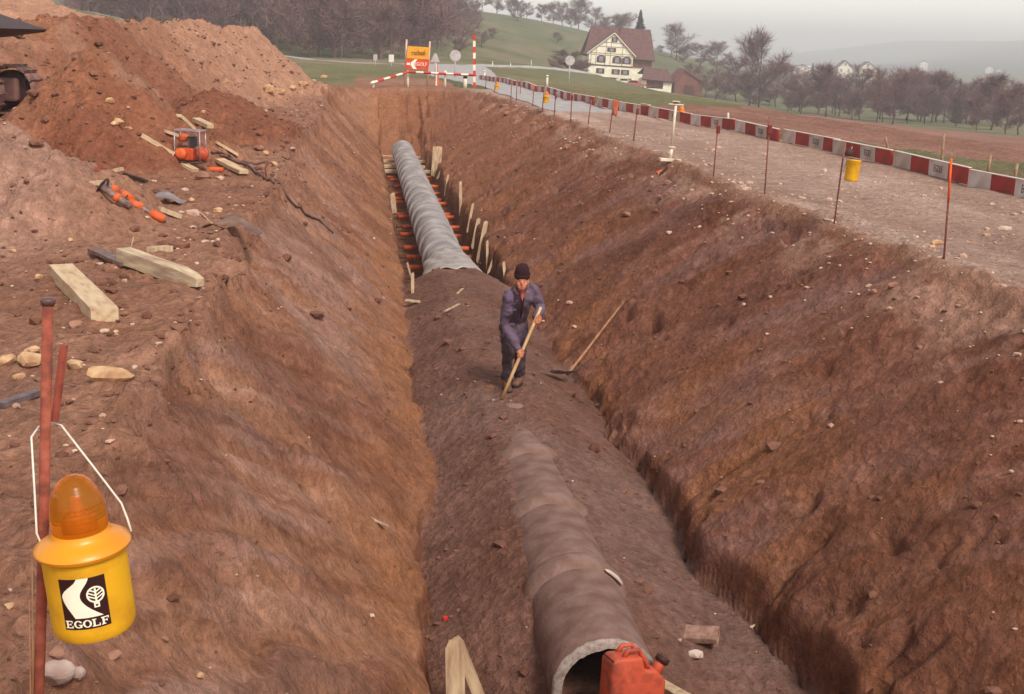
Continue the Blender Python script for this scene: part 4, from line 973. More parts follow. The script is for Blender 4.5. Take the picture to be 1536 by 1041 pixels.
beam('iron_angle', (2, 614), (56, 598), .05, .03, mat('dull_iron', lin(132, 116, 116), lin(100, 86, 86), .5, 14, metal=.5), 'dull grey iron angle lying behind the lantern post', 'iron', lift=.01)
# heap of steel struts with orange sleeves
def loose_strut(p0, p1, label, bands):
    a = G(*p0); c = G(*p1); a[2] += .05; c[2] += .05; d = Vector(c - a); L = d.length
    tobj = thing('loose_strut', label, 'strut', a)
    pt_ = lambda f_: d * f_
    MB().tube([pt_(0), pt_(1)], .034, 10).build('rod', mat('scuffed_steel', lin(150, 124, 116), lin(104, 80, 74), .55, 18, metal=.3), tobj, True)
    for f0, f1 in bands: MB().tube([pt_(f0), pt_(f1)], .046, 12).build('sleeve', orange, tobj, True)
    MB().tube([pt_(.02), pt_(.05)], .07, 8).build('end_plate', steel_d, tobj); return tobj
loose_strut((156, 284), (206, 312), 'steel strut with a long orange sleeve, nearest the dark sheet', [(.18, .42), (.5, .86)])
loose_strut((186, 300), (250, 340), 'steel strut with two orange sleeves, lowest of the strut heap', [(.10, .42), (.62, .95)])
loose_strut((150, 286), (196, 318), 'grey steel strut with one short orange band in the strut heap', [(.5, .64)])
# bent sheets
def bent_sheet(px, py, L, W, bendv, rz, material, label):
    g_ = G(px, py); n = 16; vs = []
    for i in range(n + 1):
        u = i / n - .5
        for j in range(5):
            v = j / 4 - .5; vs.append((u * L, v * W * (1 - .8 * abs(u)), bendv * math.cos(u * math.pi) + .02 * math.sin(u * 9 + v * 3)))
    m_ = MB().add(vs, [(i * 5 + j, i * 5 + 5 + j, i * 5 + 6 + j, i * 5 + 1 + j) for i in range(n) for j in range(4)])
    o = m_.build('bent_sheet', material, None, True, g_ + np.array([0, 0, .02]), (R(6), 0, R(rz))); o.modifiers.new('t', 'SOLIDIFY').thickness = .004
    return tag(o, label, 'metal sheet')
bent_sheet(345, 352, .62, .30, .12, -20, mat('brown_sheet', lin(150, 116, 98), lin(104, 76, 66), .6, 6, metal=.2), 'arched brown metal sheet lying on the brink of the trench')
bent_sheet(240, 302, .62, .26, .06, -28, mat('grey_tin', lin(170, 156, 152), lin(136, 118, 114), .5, 6, metal=.4), 'crumpled light grey tin sheet beyond the strut heap')
g_ = G(193, 393); o = MB().tube([(0, 0, -.02), (.02, 0, .1), (.05, 0, .2)], [.006, .005, .004], 6).build('lath', wood, None, True, g_); tag(o, 'thin pale lath stuck upright behind the pointed timber', 'lath')
o = beam('lath', (300, 320), (320, 338), .015, .012, wood2, 'thin twig-like lath lying above the arched sheet', 'lath')
# stones one can pick out
st1 = mat('buff_stone', lin(206, 170, 130), lin(160, 118, 88), .9, 9, 6, .004, 40, c3=lin(186, 146, 108)); st2 = mat('grey_stone', lin(186, 162, 152), lin(150, 124, 112), .9, 9, 6, .004, 40)
lump('stone', G(166, 570), (.135, .075, .055), 'large flat buff stone lying on the bank before the lantern post', 'stone', st1, 4, (0, 0, R(-14)))
lump('stone', G(84, 1018), (.062, .05, .044), 'smooth pale round stone beside the foot of the lantern post', 'stone', st2, 6, sub=3, jit=.08)
lump('stone', G(119, 1024), (.03, .026, .024), 'small pitted stone touching the smooth round stone', 'stone', st2, 7)
k_ = 0
for (px, py, r_, bm_) in [(45, 548, .07, 1), (10, 546, .06, 1), (48, 530, .045, 1), (112, 551, .05, 1), (28, 568, .035, 1), (174, 500, .022, 1), (115, 490, .05, 2), (20, 378, .03, 1), (60, 420, .035, 1), (106, 362, .03, 1), (168, 284, .05, 1), (192, 283, .045, 1),
                          (288, 303, .05, 1), (327, 320, .055, 1), (305, 268, .10, 2), (350, 258, .05, 1), (398, 232, .06, 1), (412, 250, .05, 1), (388, 225, .08, 2), (164, 155, .07, 1), (178, 186, .07, 1), (172, 188, .06, 1), (192, 196, .05, 1),
                          (305, 170, .05, 1), (456, 129, .14, 1), (470, 124, .14, 1), (486, 117, .16, 1), (438, 135, .16, 1), (420, 140, .14, 1), (405, 138, .2, 1), (300, 1016, .018, 1), (85, 985, .03, 2), (170, 985, .025, 2), (246, 960, .02, 2), (14, 912, .018, 1), (1002, 276, .07, 2), (940, 325, .08, 2), (1405, 366, .05, 1), (1480, 345, .03, 1), (1398, 372, .03, 1), (1378, 520, .03, 2), (1340, 430, .05, 2), (1310, 440, .04, 2), (850, 222, .10, 2), (800, 190, .10, 2), (760, 172, .12, 2)]:
    gpt = G(px, py)
    if gpt[0] < -1 or px < 500:
        where = ('low on the wall under the lantern' if py > 880 else 'on the bank behind the lantern post' if py > 470 else 'near the two big timbers' if py > 340 else 'at the far foot of the long spoil heap' if py < 150 and px > 380 else 'on the brown spoil mound' if py < 200 else 'beside the strut heap' if px < 340 and py > 275 else 'around the motor pump')
    else: where = 'on the left bank' if gpt[0] < -1 else ('on the left trench wall' if gpt[0] < 1 else 'on the right rim')
    lump('stone', gpt, (r_ * 1.2, r_, r_ * .7), ('pale buff' if bm_ == 1 else 'dull brown') + ' stone lying loose ' + where, 'stone', st1 if bm_ == 1 else mat('brown_stone', lin(160, 118, 98), lin(128, 86, 68), .9, 9, 5, .004, 40), 40 + k_, (0, 0, k_ * 1.7), group=('buff' if bm_ == 1 else 'brown') + ' stones ' + where); k_ += 1

# ------------------------------------------------------------------ motor pump in its cage, with hoses
g_ = G(286, 246); ps = g_[1] / 19.0
pu = thing('motor_pump', 'small orange motor pump inside a tubular carrying cage', 'pump', g_, (0, 0, R(-12))); pu.scale = (ps * 1.0,) * 3
cagem = mat('cage_tube', lin(176, 158, 160), lin(140, 120, 122), .45, 12, metal=.4)
def rr(z, a=.21, b=.15, n=24): return [(a * math.copysign(abs(math.cos(q)) ** .5, math.cos(q)), b * math.copysign(abs(math.sin(q)) ** .5, math.sin(q)), z) for q in np.linspace(0, 2 * math.pi, n + 1)]
MB().tube(rr(.47), .012, 8, cap=False).build('top_ring', cagem, pu, True); MB().tube(rr(.02, .22, .17), .012, 8, cap=False).build('base_ring', steel_d, pu, True)
for sx_ in (-1, 1):
    for sy_ in (-1, 1): MB().tube([(sx_ * .19, sy_ * .14, .02), (sx_ * .185, sy_ * .125, .47)], .011, 8).build('upright', cagem, pu, True)
MB().box((-.03, 0, .13), (.20, .18, .18), bev=.02).build('crankcase', mat('engine_orange', lin(206, 84, 44), lin(160, 60, 36), .5, 8), pu)
cy_ = MB()
for k in range(7): cy_.box((.045, 0, .25 + .022 * k), (.13, .15, .009))
tag(cy_.build('cooling_fins', mat('fin_grey', lin(96, 84, 92), lin(70, 60, 66), .5), pu), kind='stuff')
MB().box((.045, 0, .31), (.08, .10, .16)).build('cylinder', mat('cyl_grey', lin(80, 70, 76)), pu)
MB().ell((-.09, 0, .36), (.075, .085, .06), 14, 8).build('fuel_tank', orange, pu, True)
MB().lathe([(.05, -.03), (.085, -.02), (.085, .03), (.04, .05)], 18, Matrix.Translation((-.10, -.13, .14)) @ Matrix.Rotation(R(90), 4, 'X')).build('starter_cover', orange, pu, True)
MB().lathe([(.09, 0), (.10, .03), (.10, .10), (.05, .14)], 18, Matrix.Translation((.12, 0, .13)) @ Matrix.Rotation(R(90), 4, 'Y')).build('pump_head', MATS['engine_orange'], pu, True)
for hid, (pix, lab) in enumerate([([(318, 232), (345, 238), (372, 250), (400, 270), (432, 300), (470, 330), (500, 352)], 'dark suction hose running from the pump down the trench wall'), ([(330, 236), (352, 243), (376, 247), (402, 246)], 'short dark hose lying beside the suction hose')]):
    pts = [G(*q) + np.array([0, 0, .045]) for q in pix]; pts = spline(pts, 40); bz = pts[0].copy()
    for q in pts: q[2] = H(q[0], q[1]) + .03
    o = MB().tube(pts - bz, .019 if hid == 0 else .016, 8).build('hose', mat('rubber_hose', lin(126, 92, 82), lin(98, 70, 62), .8, 12), None, True, bz); tag(o, lab, 'hose')
g_ = G(400, 268); o = MB().tube([(0, 0, 0), (-.02, 0, .14), (.03, 0, .22), (.09, 0, .20)], .012, 8).build('iron_hook', rust, None, True, g_); tag(o, 'small bent iron hook standing beside the suction hose', 'hook')
g_ = G(320, 258); o = MB().tube([(-.12, 0, .03), (.14, -.03, .03)], .04, 10).build('orange_sleeve', orange, None, True, g_); tag(o, 'loose orange tube sleeve lying before the pump', 'sleeve')

# ------------------------------------------------------------------ excavator at the heap, its tail end toward the trench
EX, EY = -6.55, 20.3; EZ = H(EX, EY) - .02
ex = thing('excavator', 'crawler excavator with dark deck and pale cab behind the gravel mound', 'excavator', (EX, EY, EZ), (0, 0, R(-8)))
blk = mat('greasy_black', lin(70, 44, 44), lin(50, 30, 30), .6, 8, 6, .003, 30); dusty = mat('dusty_steel', lin(150, 112, 100), lin(100, 70, 62), .8, 6, 6, .004, 30)
def track(yo):
    tr0 = MB().box((0, yo - .12, .38), (2.5, .22, .36), bev=.05).build('track_frame', mat('frame_dust', lin(158, 116, 106), lin(118, 82, 74), .9, 3, 6), ex)
    L_, r_ = 1.12, .36; N = 44; per = 4 * L_ + 2 * math.pi * r_
    sag = lambda x: .035 * math.cos(x * 5.0)
    for k in range(N):
        s_ = per * k / N
        if s_ < 2 * L_: x, z, a = -L_ + s_, 2 * r_ + .03 - .04 + sag(-L_ + s_), 0
        elif s_ < 2 * L_ + math.pi * r_: q = (s_ - 2 * L_) / r_; x, z, a = L_ + r_ * math.sin(q), r_ + .02 + r_ * math.cos(q), q
        elif s_ < 4 * L_ + math.pi * r_: x, z, a = L_ - (s_ - 2 * L_ - math.pi * r_), .02, math.pi
        else: q = math.pi + (s_ - 4 * L_ - math.pi * r_) / r_; x, z, a = -L_ + r_ * math.sin(q), r_ + .02 + r_ * math.cos(q), q
        m_ = SHOE; o = link('track_shoe', m_, ex, (x, yo, z), (0, a, 0))
    for sx_ in (-1, 1): MB().lathe([(.20, -.06), (.30, -.05), (.30, .05), (.20, .06)], 24, Matrix.Translation((sx_ * L_, yo - .06, r_ + .02)) @ Matrix.Rotation(R(90), 4, 'X')).build('idler_wheel', blk, ex, True)
    for k in range(6): MB().lathe([(.10, -.09), (.11, .0), (.10, .09)], 14, Matrix.Translation((-.95 + .38 * k, yo - .06, .16)) @ Matrix.Rotation(R(90), 4, 'X')).build('road_roller', blk, ex, True)
_s = MB().box((0, 0, 0), (.135, .5, .03), bev=.006); _s.box((.05, 0, .025), (.02, .5, .03)); SHOE = _s.mesh('track_shoe', dusty)
track(-.75); track(.75)
MB().box((0, 0, .55), (1.4, 1.2, .3), bev=.05).build('undercarriage', blk, ex)
MB().lathe([(.42, .7), (.42, 1.12)], 24).build('slew_ring', mat('slew_grey', lin(112, 84, 92), lin(84, 62, 70), .6), ex, True)
_r = Matrix.Rotation(math.pi / 2, 4, 'X')
MB().prism([(-1.6, 1.16), (1.0, 1.16), (1.66, 1.26), (1.70, 1.30), (.95, 1.52), (-1.6, 1.56)], 1.9, Matrix.Translation((-.1, .95, 0)) @ _r).build('deck', blk, ex)
MB().box((-.62, 0, 2.25), (1.7, 1.6, 1.4), bev=.08).build('engine_house', mat('house_pink', lin(206, 168, 160), lin(186, 146, 138), .5, 4), ex)
for zz in (-.08, .25): MB().box((zz - .04, -.806, 2.2), (.05, .012, 1.3)).build('red_stripe', mat('stripe_red', lin(200, 84, 72), lin(180, 70, 62), .5), ex)
MB().box((-.9, -.82, 2.5), (.6, .02, .5)).build('cab_window', mat('dark_glass', lin(60, 62, 70), lin(50, 50, 58), .1, spec=.5), ex)
MB().tube([(-1.2, .1, 1.6), (-2.6, .1, 3.4), (-4.2, .1, 2.6)], [.2, .22, .16], 4).build('boom', MATS['house_pink'], ex)
# ------------------------------------------------------------------ right side: iron rods along the rim, barrier boards, levelling stand
rod_m = mat('rod_iron', lin(150, 90, 76), lin(112, 66, 58), .8, 30, 5); rod_o = mat('rod_orange', lin(232, 98, 40), lin(206, 80, 36), .6, 20, 4); refl = mat('reflector_red', lin(128, 46, 42), lin(100, 34, 34), .4, 20)
capm = mat('cap_dark', lin(74, 40, 38))
# base pixel, top pixel, kind: o = orange painted top, r = red reflector box, p = plain
rods = [((1416, 391), (1427, 238), 'o', 'iron rod with bright orange top at the lane edge'), ((1251, 334), (1268, 212), 'p', 'plain rusty rod with a yellow lantern hung on it'), ((1147, 291), (1155, 172), 'r', 'rusty rod with red reflector box standing between lantern rod and levelling stand'),
        ((1070, 263), (1078, 178), 'r', 'rusty rod with red reflector box next to the white levelling stand'), ((950, 211), (957, 157), 'r', 'rusty rod with red reflector box standing left of the levelling stand'), ((914, 199), (921, 150), 'x', 'rusty rod wrapped in a faded orange flag'),
        ((882, 186), (887, 150), 'p', None), ((856, 183), (858, 138), 'r', None), ((831, 173), (834, 138), 'r', None), ((813, 168), (817, 128), 'p', 'rusty rod carrying a small yellow lantern at the lane edge'), ((799, 159), (801, 126), 'o', None), ((780, 142), (782, 118), 'p', None), ((774, 152), (776, 121), 'p', None),
        ((766, 150), (768, 119), 'p', None), ((741, 139), (744, 118), 'p', 'rusty rod carrying the farthest small yellow lantern'), ((728, 133), (730, 112), 'p', None)]
ROD = {}
for i, (b0, t0, kd, lab) in enumerate(rods):
    g_ = G(*b0); top = P(*t0, g_[1] + .02); d = top - g_
    dn = {'o': 'orange-tipped iron rod in the row along the lane', 'r': 'iron rod with small red reflector in the row along the lane', 'p': 'thin plain iron rod in the row along the lane'}
    tobj = thing('marker_rod', lab or dn[kd], 'rod', g_, group=None if lab else 'marker rods along the lane'); ROD[i] = (g_, d)
    rr_ = .0105 if g_[1] < 25 else .014
    MB().tube([(0, 0, -.1), d * .5, d], [rr_, rr_, rr_], 8).build('rod', rod_m, tobj, True)
    if kd == 'o': MB().tube([d * .56, d * 1.005], [rr_ * 1.12] * 2, 8).build('orange_top', rod_o, tobj, True)
    if kd == 'r':
        MB().box((d[0] * .9, d[1] * .9 - .03, d[2] * .82), (.06, .04, .13), bev=.01).build('reflector', refl, tobj)
    if kd == 'x':
        vs = [(d[0] + (u - .2) * .15 * (1 - .3 * v), d[1] - .03 + .05 * math.sin(u * 5 + v * 3), d[2] * (1.0 - .48 * v) + .02 * math.sin(u * 7)) for v in np.linspace(0, 1, 7) for u in np.linspace(0, 1, 6)]
        o = MB().add(vs, [(j * 6 + k, j * 6 + k + 1, j * 6 + k + 7, j * 6 + k + 6) for j in range(6) for k in range(5)]).build('flag', mat('faded_orange_cloth', lin(196, 104, 74), lin(170, 86, 62), .9, 8), tobj, True); o.modifiers.new('t', 'SOLIDIFY').thickness = .004
# small lanterns hung on rods
LB, LR, LD = lantern_body().mesh('canister', yel, True), lantern_ring().mesh('shoulder_ring', MATS['amber_ring'], True), lantern_dome().mesh('amber_dome', mat('amber_plain', lin(226, 130, 24), lin(206, 112, 20), .3), True)
SHB = mat('lantern_shade', lin(80, 44, 40), lin(64, 36, 34), .6)
for (px, py, ri, dy_, label, upside) in [(1278, 256, 1, -.12, 'yellow lantern with dark shade hung halfway up a plain rod', True), (819, 149, 9, -.1, 'small yellow lantern hung on a rod where the asphalt begins', False), (745, 131, 14, -.1, 'tiny yellow lantern on the farthest rods by the barrier', False)]:
    Yd = ROD[ri][0][1]; c_ = P(px, py, Yd + dy_); sc = 1.0 if upside else .85
    lt = thing('warning_lantern', label, 'lantern', c_ + np.array([0, 0, -.09 * sc]), (0, R(4), 0)); lt.scale = (sc * .85, sc * .85, sc * 1.2) if upside else (sc, sc, sc)
    link('canister', LB, lt)
    if upside:
        MB().lathe([(.05, .175), (.06, .19), (.05, .23), (.02, .245)], 18, Matrix.Translation((-.09, 0, .04))).build('lamp_shade', SHB, lt, True)
    else:
        link('shoulder_ring', LR, lt); link('amber_dome', LD, lt)
    rd = ROD[ri][0] + ROD[ri][1] * .62 - np.array(lt.location); rd = rd / sc
    MB().tube([(-.09, 0, .17), (-.05, .02, .30), tuple(rd)], .006, 6).build('wire_bail', white, lt, True)

# barrier boards, red and white, along the far side of the lane
redp = mat('barrier_red', lin(176, 54, 44), lin(142, 46, 40), .65, 3, 8); whp = mat('barrier_white', lin(212, 198, 192), lin(182, 160, 152), .65, 3, 8); blkp = mat('barrier_print', lin(96, 78, 80), lin(80, 64, 66), .7, 20)
for m_ in (redp, whp):                                   # boards differ in fading and dirt
    t = m_.node_tree; b = t.nodes['Principled BSDF']; src = b.inputs['Base Color'].links[0].from_socket; oi = t.nodes.new('ShaderNodeObjectInfo')
    rp = t.nodes.new('ShaderNodeValToRGB'); rp.color_ramp.elements[0].color = (.70, .64, .58, 1); rp.color_ramp.elements[1].color = (1, 1, 1, 1); t.links.new(oi.outputs['Random'], rp.inputs['Fac'])
    mx_ = t.nodes.new('ShaderNodeMix'); mx_.data_type = 'RGBA'; mx_.blend_type = 'MULTIPLY'; mx_.inputs[0].default_value = 1.0; t.links.new(src, mx_.inputs[6]); t.links.new(rp.outputs['Color'], mx_.inputs[7]); t.links.new(mx_.outputs[2], b.inputs['Base Color'])
topp = mat('barrier_top', lin(230, 216, 204), lin(206, 188, 176), .6, 8)
def text_mesh(body, size, material, extr=.0015):
    cu = bpy.data.curves.new('txt', 'FONT'); cu.body = body; cu.size = size; cu.align_x = 'CENTER'; cu.align_y = 'CENTER'; cu.extrude = extr; cu.resolution_u = 2
    ob = bpy.data.objects.new('txt', cu); COL.objects.link(ob); dg = bpy.context.evaluated_depsgraph_get(); dg.update()
    m_ = bpy.data.meshes.new_from_object(ob.evaluated_get(dg)); bpy.data.objects.remove(ob); bpy.data.curves.remove(cu); m_.materials.clear(); m_.materials.append(material); return m_
TXT = text_mesh('EGOLF', .15, blkp)
for v in TXT.vertices: v.co.x *= .72; v.co.y *= 1.15
SEG, BH, BT = .70, .27, .045
pan = {'r': MB().box((0, 0, 0), (BT, SEG - .004, BH - .012)).mesh('red_panel', redp), 'w': MB().box((0, 0, 0), (BT, SEG - .004, BH - .012)).mesh('white_panel', whp)}
topm = MB().box((0, 0, 0), (BT + .012, SEG * 4 - .02, .014), bev=.003).mesh('top_rail', topp)
footm = MB().box((0, 0, 0), (.22, .10, .06), bev=.01).mesh('foot_block', mat('foot_concrete', lin(150, 120, 108), lin(120, 94, 84), .9))
# the run of boards follows the far lane edge, then swings in with the road
bl_ = np.array([(float(bar_x(v)), v) for v in np.linspace(13.2, 75, 400)])
cum = np.concatenate([[0], np.cumsum(np.linalg.norm(np.diff(bl_, axis=0), axis=1))])
nb = int(cum[-1] / (SEG * 4 + .06)); random.seed(11)
for k in range(nb):
    s0 = k * (SEG * 4 + .06); s1 = s0 + SEG * 4; at_ = lambda s_: np.array([np.interp(s_, cum, bl_[:, 0]), np.interp(s_, cum, bl_[:, 1])])
    a, c_ = at_(s0), at_(s1); mid = (a + c_) / 2 + np.array([random.uniform(-.05, .05), 0]); rz = math.atan2(-(c_[0] - a[0]), c_[1] - a[1]) + R(random.uniform(-1.0, 1.0))
    za, zc = H(*a), H(*c_)
    tobj = thing('barrier_board', 'low red and white barrier board lettered EGOLF beside the gravel lane' if mid[1] < 38 else 'low red and white barrier board beside the asphalt road', 'barrier', (mid[0], mid[1], (za + zc) / 2 - .015), (math.atan2(zc - za, SEG * 4) + R(random.uniform(-.5, .5)), R(random.uniform(-3, 3)), rz), 'barrier boards beside the gravel lane' if mid[1] < 38 else 'barrier boards beside the asphalt')
    for q in range(4):
        yq = (q - 1.5) * SEG; o = link('red_panel' if q % 2 == 0 else 'white_panel', pan['r' if q % 2 == 0 else 'w'], tobj, (0, yq, BH / 2 + .02))
        if q == 1 and mid[1] < 36:
            link('lettering', TXT, o, (-BT / 2 - .003, 0, 0), (R(90), 0, R(-90)))
    link('top_rail', topm, tobj, (0, 0, BH + .022))
    for s_ in (-1, 1): link('foot_block', footm, tobj, (.10, s_ * 1.0, -.01))
# orange lantern standing on the barrier, board lying on it, white post stub
def at_barrier(px, py):
    best = min(range(400), key=lambda i: abs((lambda c: CX + F_PX * c[0] / -c[2])(ROT.T @ (np.array([bl_[i][0], bl_[i][1], .3]) - CAM)) - px)); return np.array([bl_[best][0], bl_[best][1], H(*bl_[best]) - .015 + BH + .029])
q = at_barrier(1022, 165); lt = thing('warning_lantern', 'orange lantern standing on top of the barrier boards', 'lantern', q); lt.scale = (1.1,) * 3
link('amber_dome', LD, lt, (0, 0, -.20)); MB().lathe([(.085, 0), (.09, .01), (.09, .025), (.07, .035)], 20).build('base', MATS['amber_plain'], lt, True)
q = at_barrier(968, 160); o = MB().box((0, 0, .02), (.10, .95, .035), bev=.006).build('plank', wood, None, False, q, (0, 0, R(2))); tag(o, 'pale plank lying along the top of the barrier boards', 'plank')
q = G(1084, 192); q = at_barrier(1083, 178) + np.array([.14, 0, -.28]); o = MB().tube([(0, 0, -.05), (0, 0, .36), (-.015, 0, .40)], [.03, .03, .02], 10).build('white_stub_post', mat('post_white', lin(232, 224, 208), lin(208, 196, 182), .6, 10), None, True, q); tag(o, 'short white post just behind the barrier boards', 'post')
# levelling stand: white pole with cross plates
g_ = G(1005, 243); ls = thing('levelling_stand', 'white levelling stand with base board and T-shaped head at the lane edge', 'stand', g_, (0, R(2.5), R(4)))
sw = mat('stand_white', lin(226, 212, 190), lin(196, 178, 156), .6, 8); topz = P(1010, 152, g_[1])[2] - g_[2]
MB().box((0, 0, .03), (.38, .12, .05), bev=.006).build('base_board', sw, ls); MB().tube([(0, 0, .05), (0, 0, .25)], .032, 10).build('lower_pole', sw, ls, True)
MB().box((0, 0, .255), (.12, .10, .022), bev=.004).build('clamp_plate', sw, ls); MB().tube([(0, 0, .26), (0, 0, topz - .06)], .023, 10).build('pole', sw, ls, True)
MB().box((0, 0, topz - .05), (.27, .06, .02), bev=.003).build('cross_plate', sw, ls); MB().box((0, 0, topz), (.13, .06, .02), bev=.003).build('head_plate', sw, ls); MB().box((0, 0, topz - .025), (.07, .05, .03)).build('head_clamp', capm, ls)
# bits at the rim by the stand
g_ = G(985, 262); o = MB().tube([(0, 0, .03), (.35, .1, .09)], [.03, .02], 8).build('orange_tube', orange, None, True, g_, (0, 0, R(20))); tag(o, 'short orange tube lying on the rim below the levelling stand', 'tube')
o = beam('dark_lath', (990, 264), (1000, 254), .03, .03, steel_d, 'short dark bar beside the orange tube on the rim', 'bar', lift=.02)
# grass posts behind the barrier
fp = mat('fence_post_wood', lin(170, 138, 108), lin(136, 106, 82), .9, 8)
for (b0, t0) in [((1412, 250), (1416, 200)), ((1482, 258), (1486, 232)), ((1522, 268), (1526, 245)), ((1334, 232), (1328, 205))]:
    g_ = G(*b0); t_ = P(*t0, g_[1]); o = MB().tube([(0, 0, -.1), (t_ - g_) * .5, t_ - g_], [.03, .028, .024], 8).build('fence_stake', fp, None, True, g_); tag(o, 'weathered thin wooden stake in the grass behind the barrier', 'stake', 'stakes behind the barrier')
# ------------------------------------------------------------------ end of the trench: road barrier, tall pole, sign board, traffic signs
brw = mat('pole_white', lin(238, 228, 206), lin(220, 206, 184), .6, 8); brr = mat('pole_red', lin(206, 52, 40), lin(184, 44, 36), .6, 8)
def banded(name, p0, p1, n, first, wd, label, cat, square=.6):
    p0, p1 = np.array(p0), np.array(p1); tobj = thing(name, label, cat, p0); d = p1 - p0; 
    for k in range(n):
        a, c_ = d * (k / n), d * ((k + 1) / n - .002)
        MB().tube([a, c_], wd, 4, flat=square).build('white_band' if (k + first) % 2 == 0 else 'red_band', brw if (k + first) % 2 == 0 else brr, tobj)
    return tobj
YB = 54.5
pa, pb_, pc = P(556, 125, YB - 1.5), P(612, 108, YB), P(714, 113, YB)
b1 = banded('barrier_beam', pa, pb_, 6, 0, .085, 'sloping red and white barrier beam ending at the trench head', 'barrier beam')
b2 = banded('barrier_beam', pb_ + np.array([.02, -.02, 0]), pc, 9, 1, .085, 'level red and white barrier beam in front of the sign board', 'barrier beam')
def stand_post(px, py_top, Yd, r_, label, band=True):
    t_ = P(px, py_top, Yd); g_ = np.array([t_[0], Yd, H(t_[0], Yd)]); tobj = thing('barrier_post', label, 'post', g_)
    h_ = t_[2] - g_[2]; MB().tube([(0, 0, -.1), (0, 0, h_)], r_, 10).build('post', brw, tobj, True)
    if band: MB().tube([(0, 0, h_ * .72), (0, 0, h_ * .9)], r_ * 1.04, 10).build('black_band', mat('band_black', lin(50, 34, 34)), tobj, True)
    return tobj
stand_post(698, 112, YB + .12, .085, 'thick white post with black band holding the level barrier beam')
stand_post(668, 106, YB + .12, .05, 'thin white post under the middle of the level barrier beam', False)
stand_post(612, 106, YB + .15, .05, 'thin white post where the two barrier beams meet', False)
stand_post(560, 121, YB - 1.3, .05, 'short white post under the low end of the sloping beam', False)
g_ = P(712, 120, YB + .3); g_[2] = H(g_[0], g_[1]); tp = P(711.5, 52, YB + .3)
banded('tall_marker_pole', g_, tp, 9, 1, .085, 'tall upright red and white pole beside the level barrier beam', 'pole')
# sign board
YS = 56.5
sp = [(P(607, 118, YS), P(610, 59, YS)), (P(641, 119, YS - .4), P(645, 62, YS - .4))]
sg = thing('company_sign', 'yellow and orange company sign board on two timber posts', 'sign', (sp[0][0][0], YS, H(sp[0][0][0], YS)))
so_ = np.array(sg.location); pw = mat('sign_post', lin(214, 178, 158), lin(190, 150, 130), .8, 8)
for a, c_ in sp:
    a = a.copy(); a[2] = H(a[0], a[1]) - .1; MB().tube([a - so_, c_ - so_], .04, 8).build('post', pw, sg, True)
def panel(tl_, tr_, bl__, name, material):
    A, B, C = [P(*q, YS - .26 + dz) - so_ for q, dz in ((tl_, .05), (tr_, -.30), (bl__, .05))]; U = B - A; V = C - A; D = A + U + V; nrm = Vector(np.cross(U, V)).normalized()
    if nrm.y > 0: nrm = -nrm
    m_ = MB(); back = [Vector(q) - nrm * .03 for q in (A, B, D, C)]; front = [Vector(q) for q in (A, B, D, C)]
    m_.add(front + back, [(0, 1, 2, 3), (7, 6, 5, 4), (0, 4, 5, 1), (1, 5, 6, 2), (2, 6, 7, 3), (3, 7, 4, 0)]); o = m_.build(name, material, sg); return o, A, U, V, nrm
py_, A, U, V, N_ = panel((612, 69), (644.5, 71), (609.5, 87), 'upper_panel', mat('sign_yellow', lin(240, 172, 52), lin(228, 158, 46), .6, 4))
def place_text(body, size, material, parent, A, U, V, N_, fu, fv, slant=0.0, sx=1.0):
    m_ = text_mesh(body, size, material, .004); o = link('lettering', m_, parent)
    x = Vector(U).normalized(); z = -N_; y_ = -(Vector(V) - x * Vector(V).dot(x)).normalized(); x2 = (x + y_ * slant).normalized(); y2 = y_
    Mx = Matrix((x2 * sx, y2, N_)).transposed().to_4x4(); o.matrix_local = Matrix.Translation(Vector(A + U * fu + V * fv) + N_ * .02) @ Mx; return o
place_text('trachsel', .31, mat('sign_brown', lin(120, 66, 44), lin(104, 56, 40), .6), py_, A, U, V, N_, .5, .52, .16, .72)
po, A, U, V, N_ = panel((609.5, 88), (644, 89.5), (607.5, 103), 'lower_panel', mat('sign_orange', lin(226, 84, 42), lin(210, 72, 38), .6, 4))
place_text('EGOLF', .22, mat('sign_white', lin(250, 244, 226), lin(244, 236, 216), .6), po, A, U, V, N_, .66, .5, 0, .85)
cv = MB(); x = Vector(U); y_ = Vector(V); P0 = Vector(A) + N_ * .012
pts2 = [(.38, .02), (.22, .35), (.22, .62), (.36, .98), (.52, .98), (.38, .62), (.38, .38), (.50, .02)]
cv.add([P0 + x * a + y_ * c_ for a, c_ in pts2], [(0, 1, 6, 7), (1, 2, 5, 6), (2, 3, 4, 5)]); cv.build('road_emblem', MATS['sign_white'], po)
cv = MB(); cv.add([P0 + x * a + y_ * c_ for a, c_ in [(.05, .40), (.19, .40), (.19, .62), (.05, .62)]], [(0, 1, 2, 3)]); cv.build('white_mark', MATS['sign_white'], po)
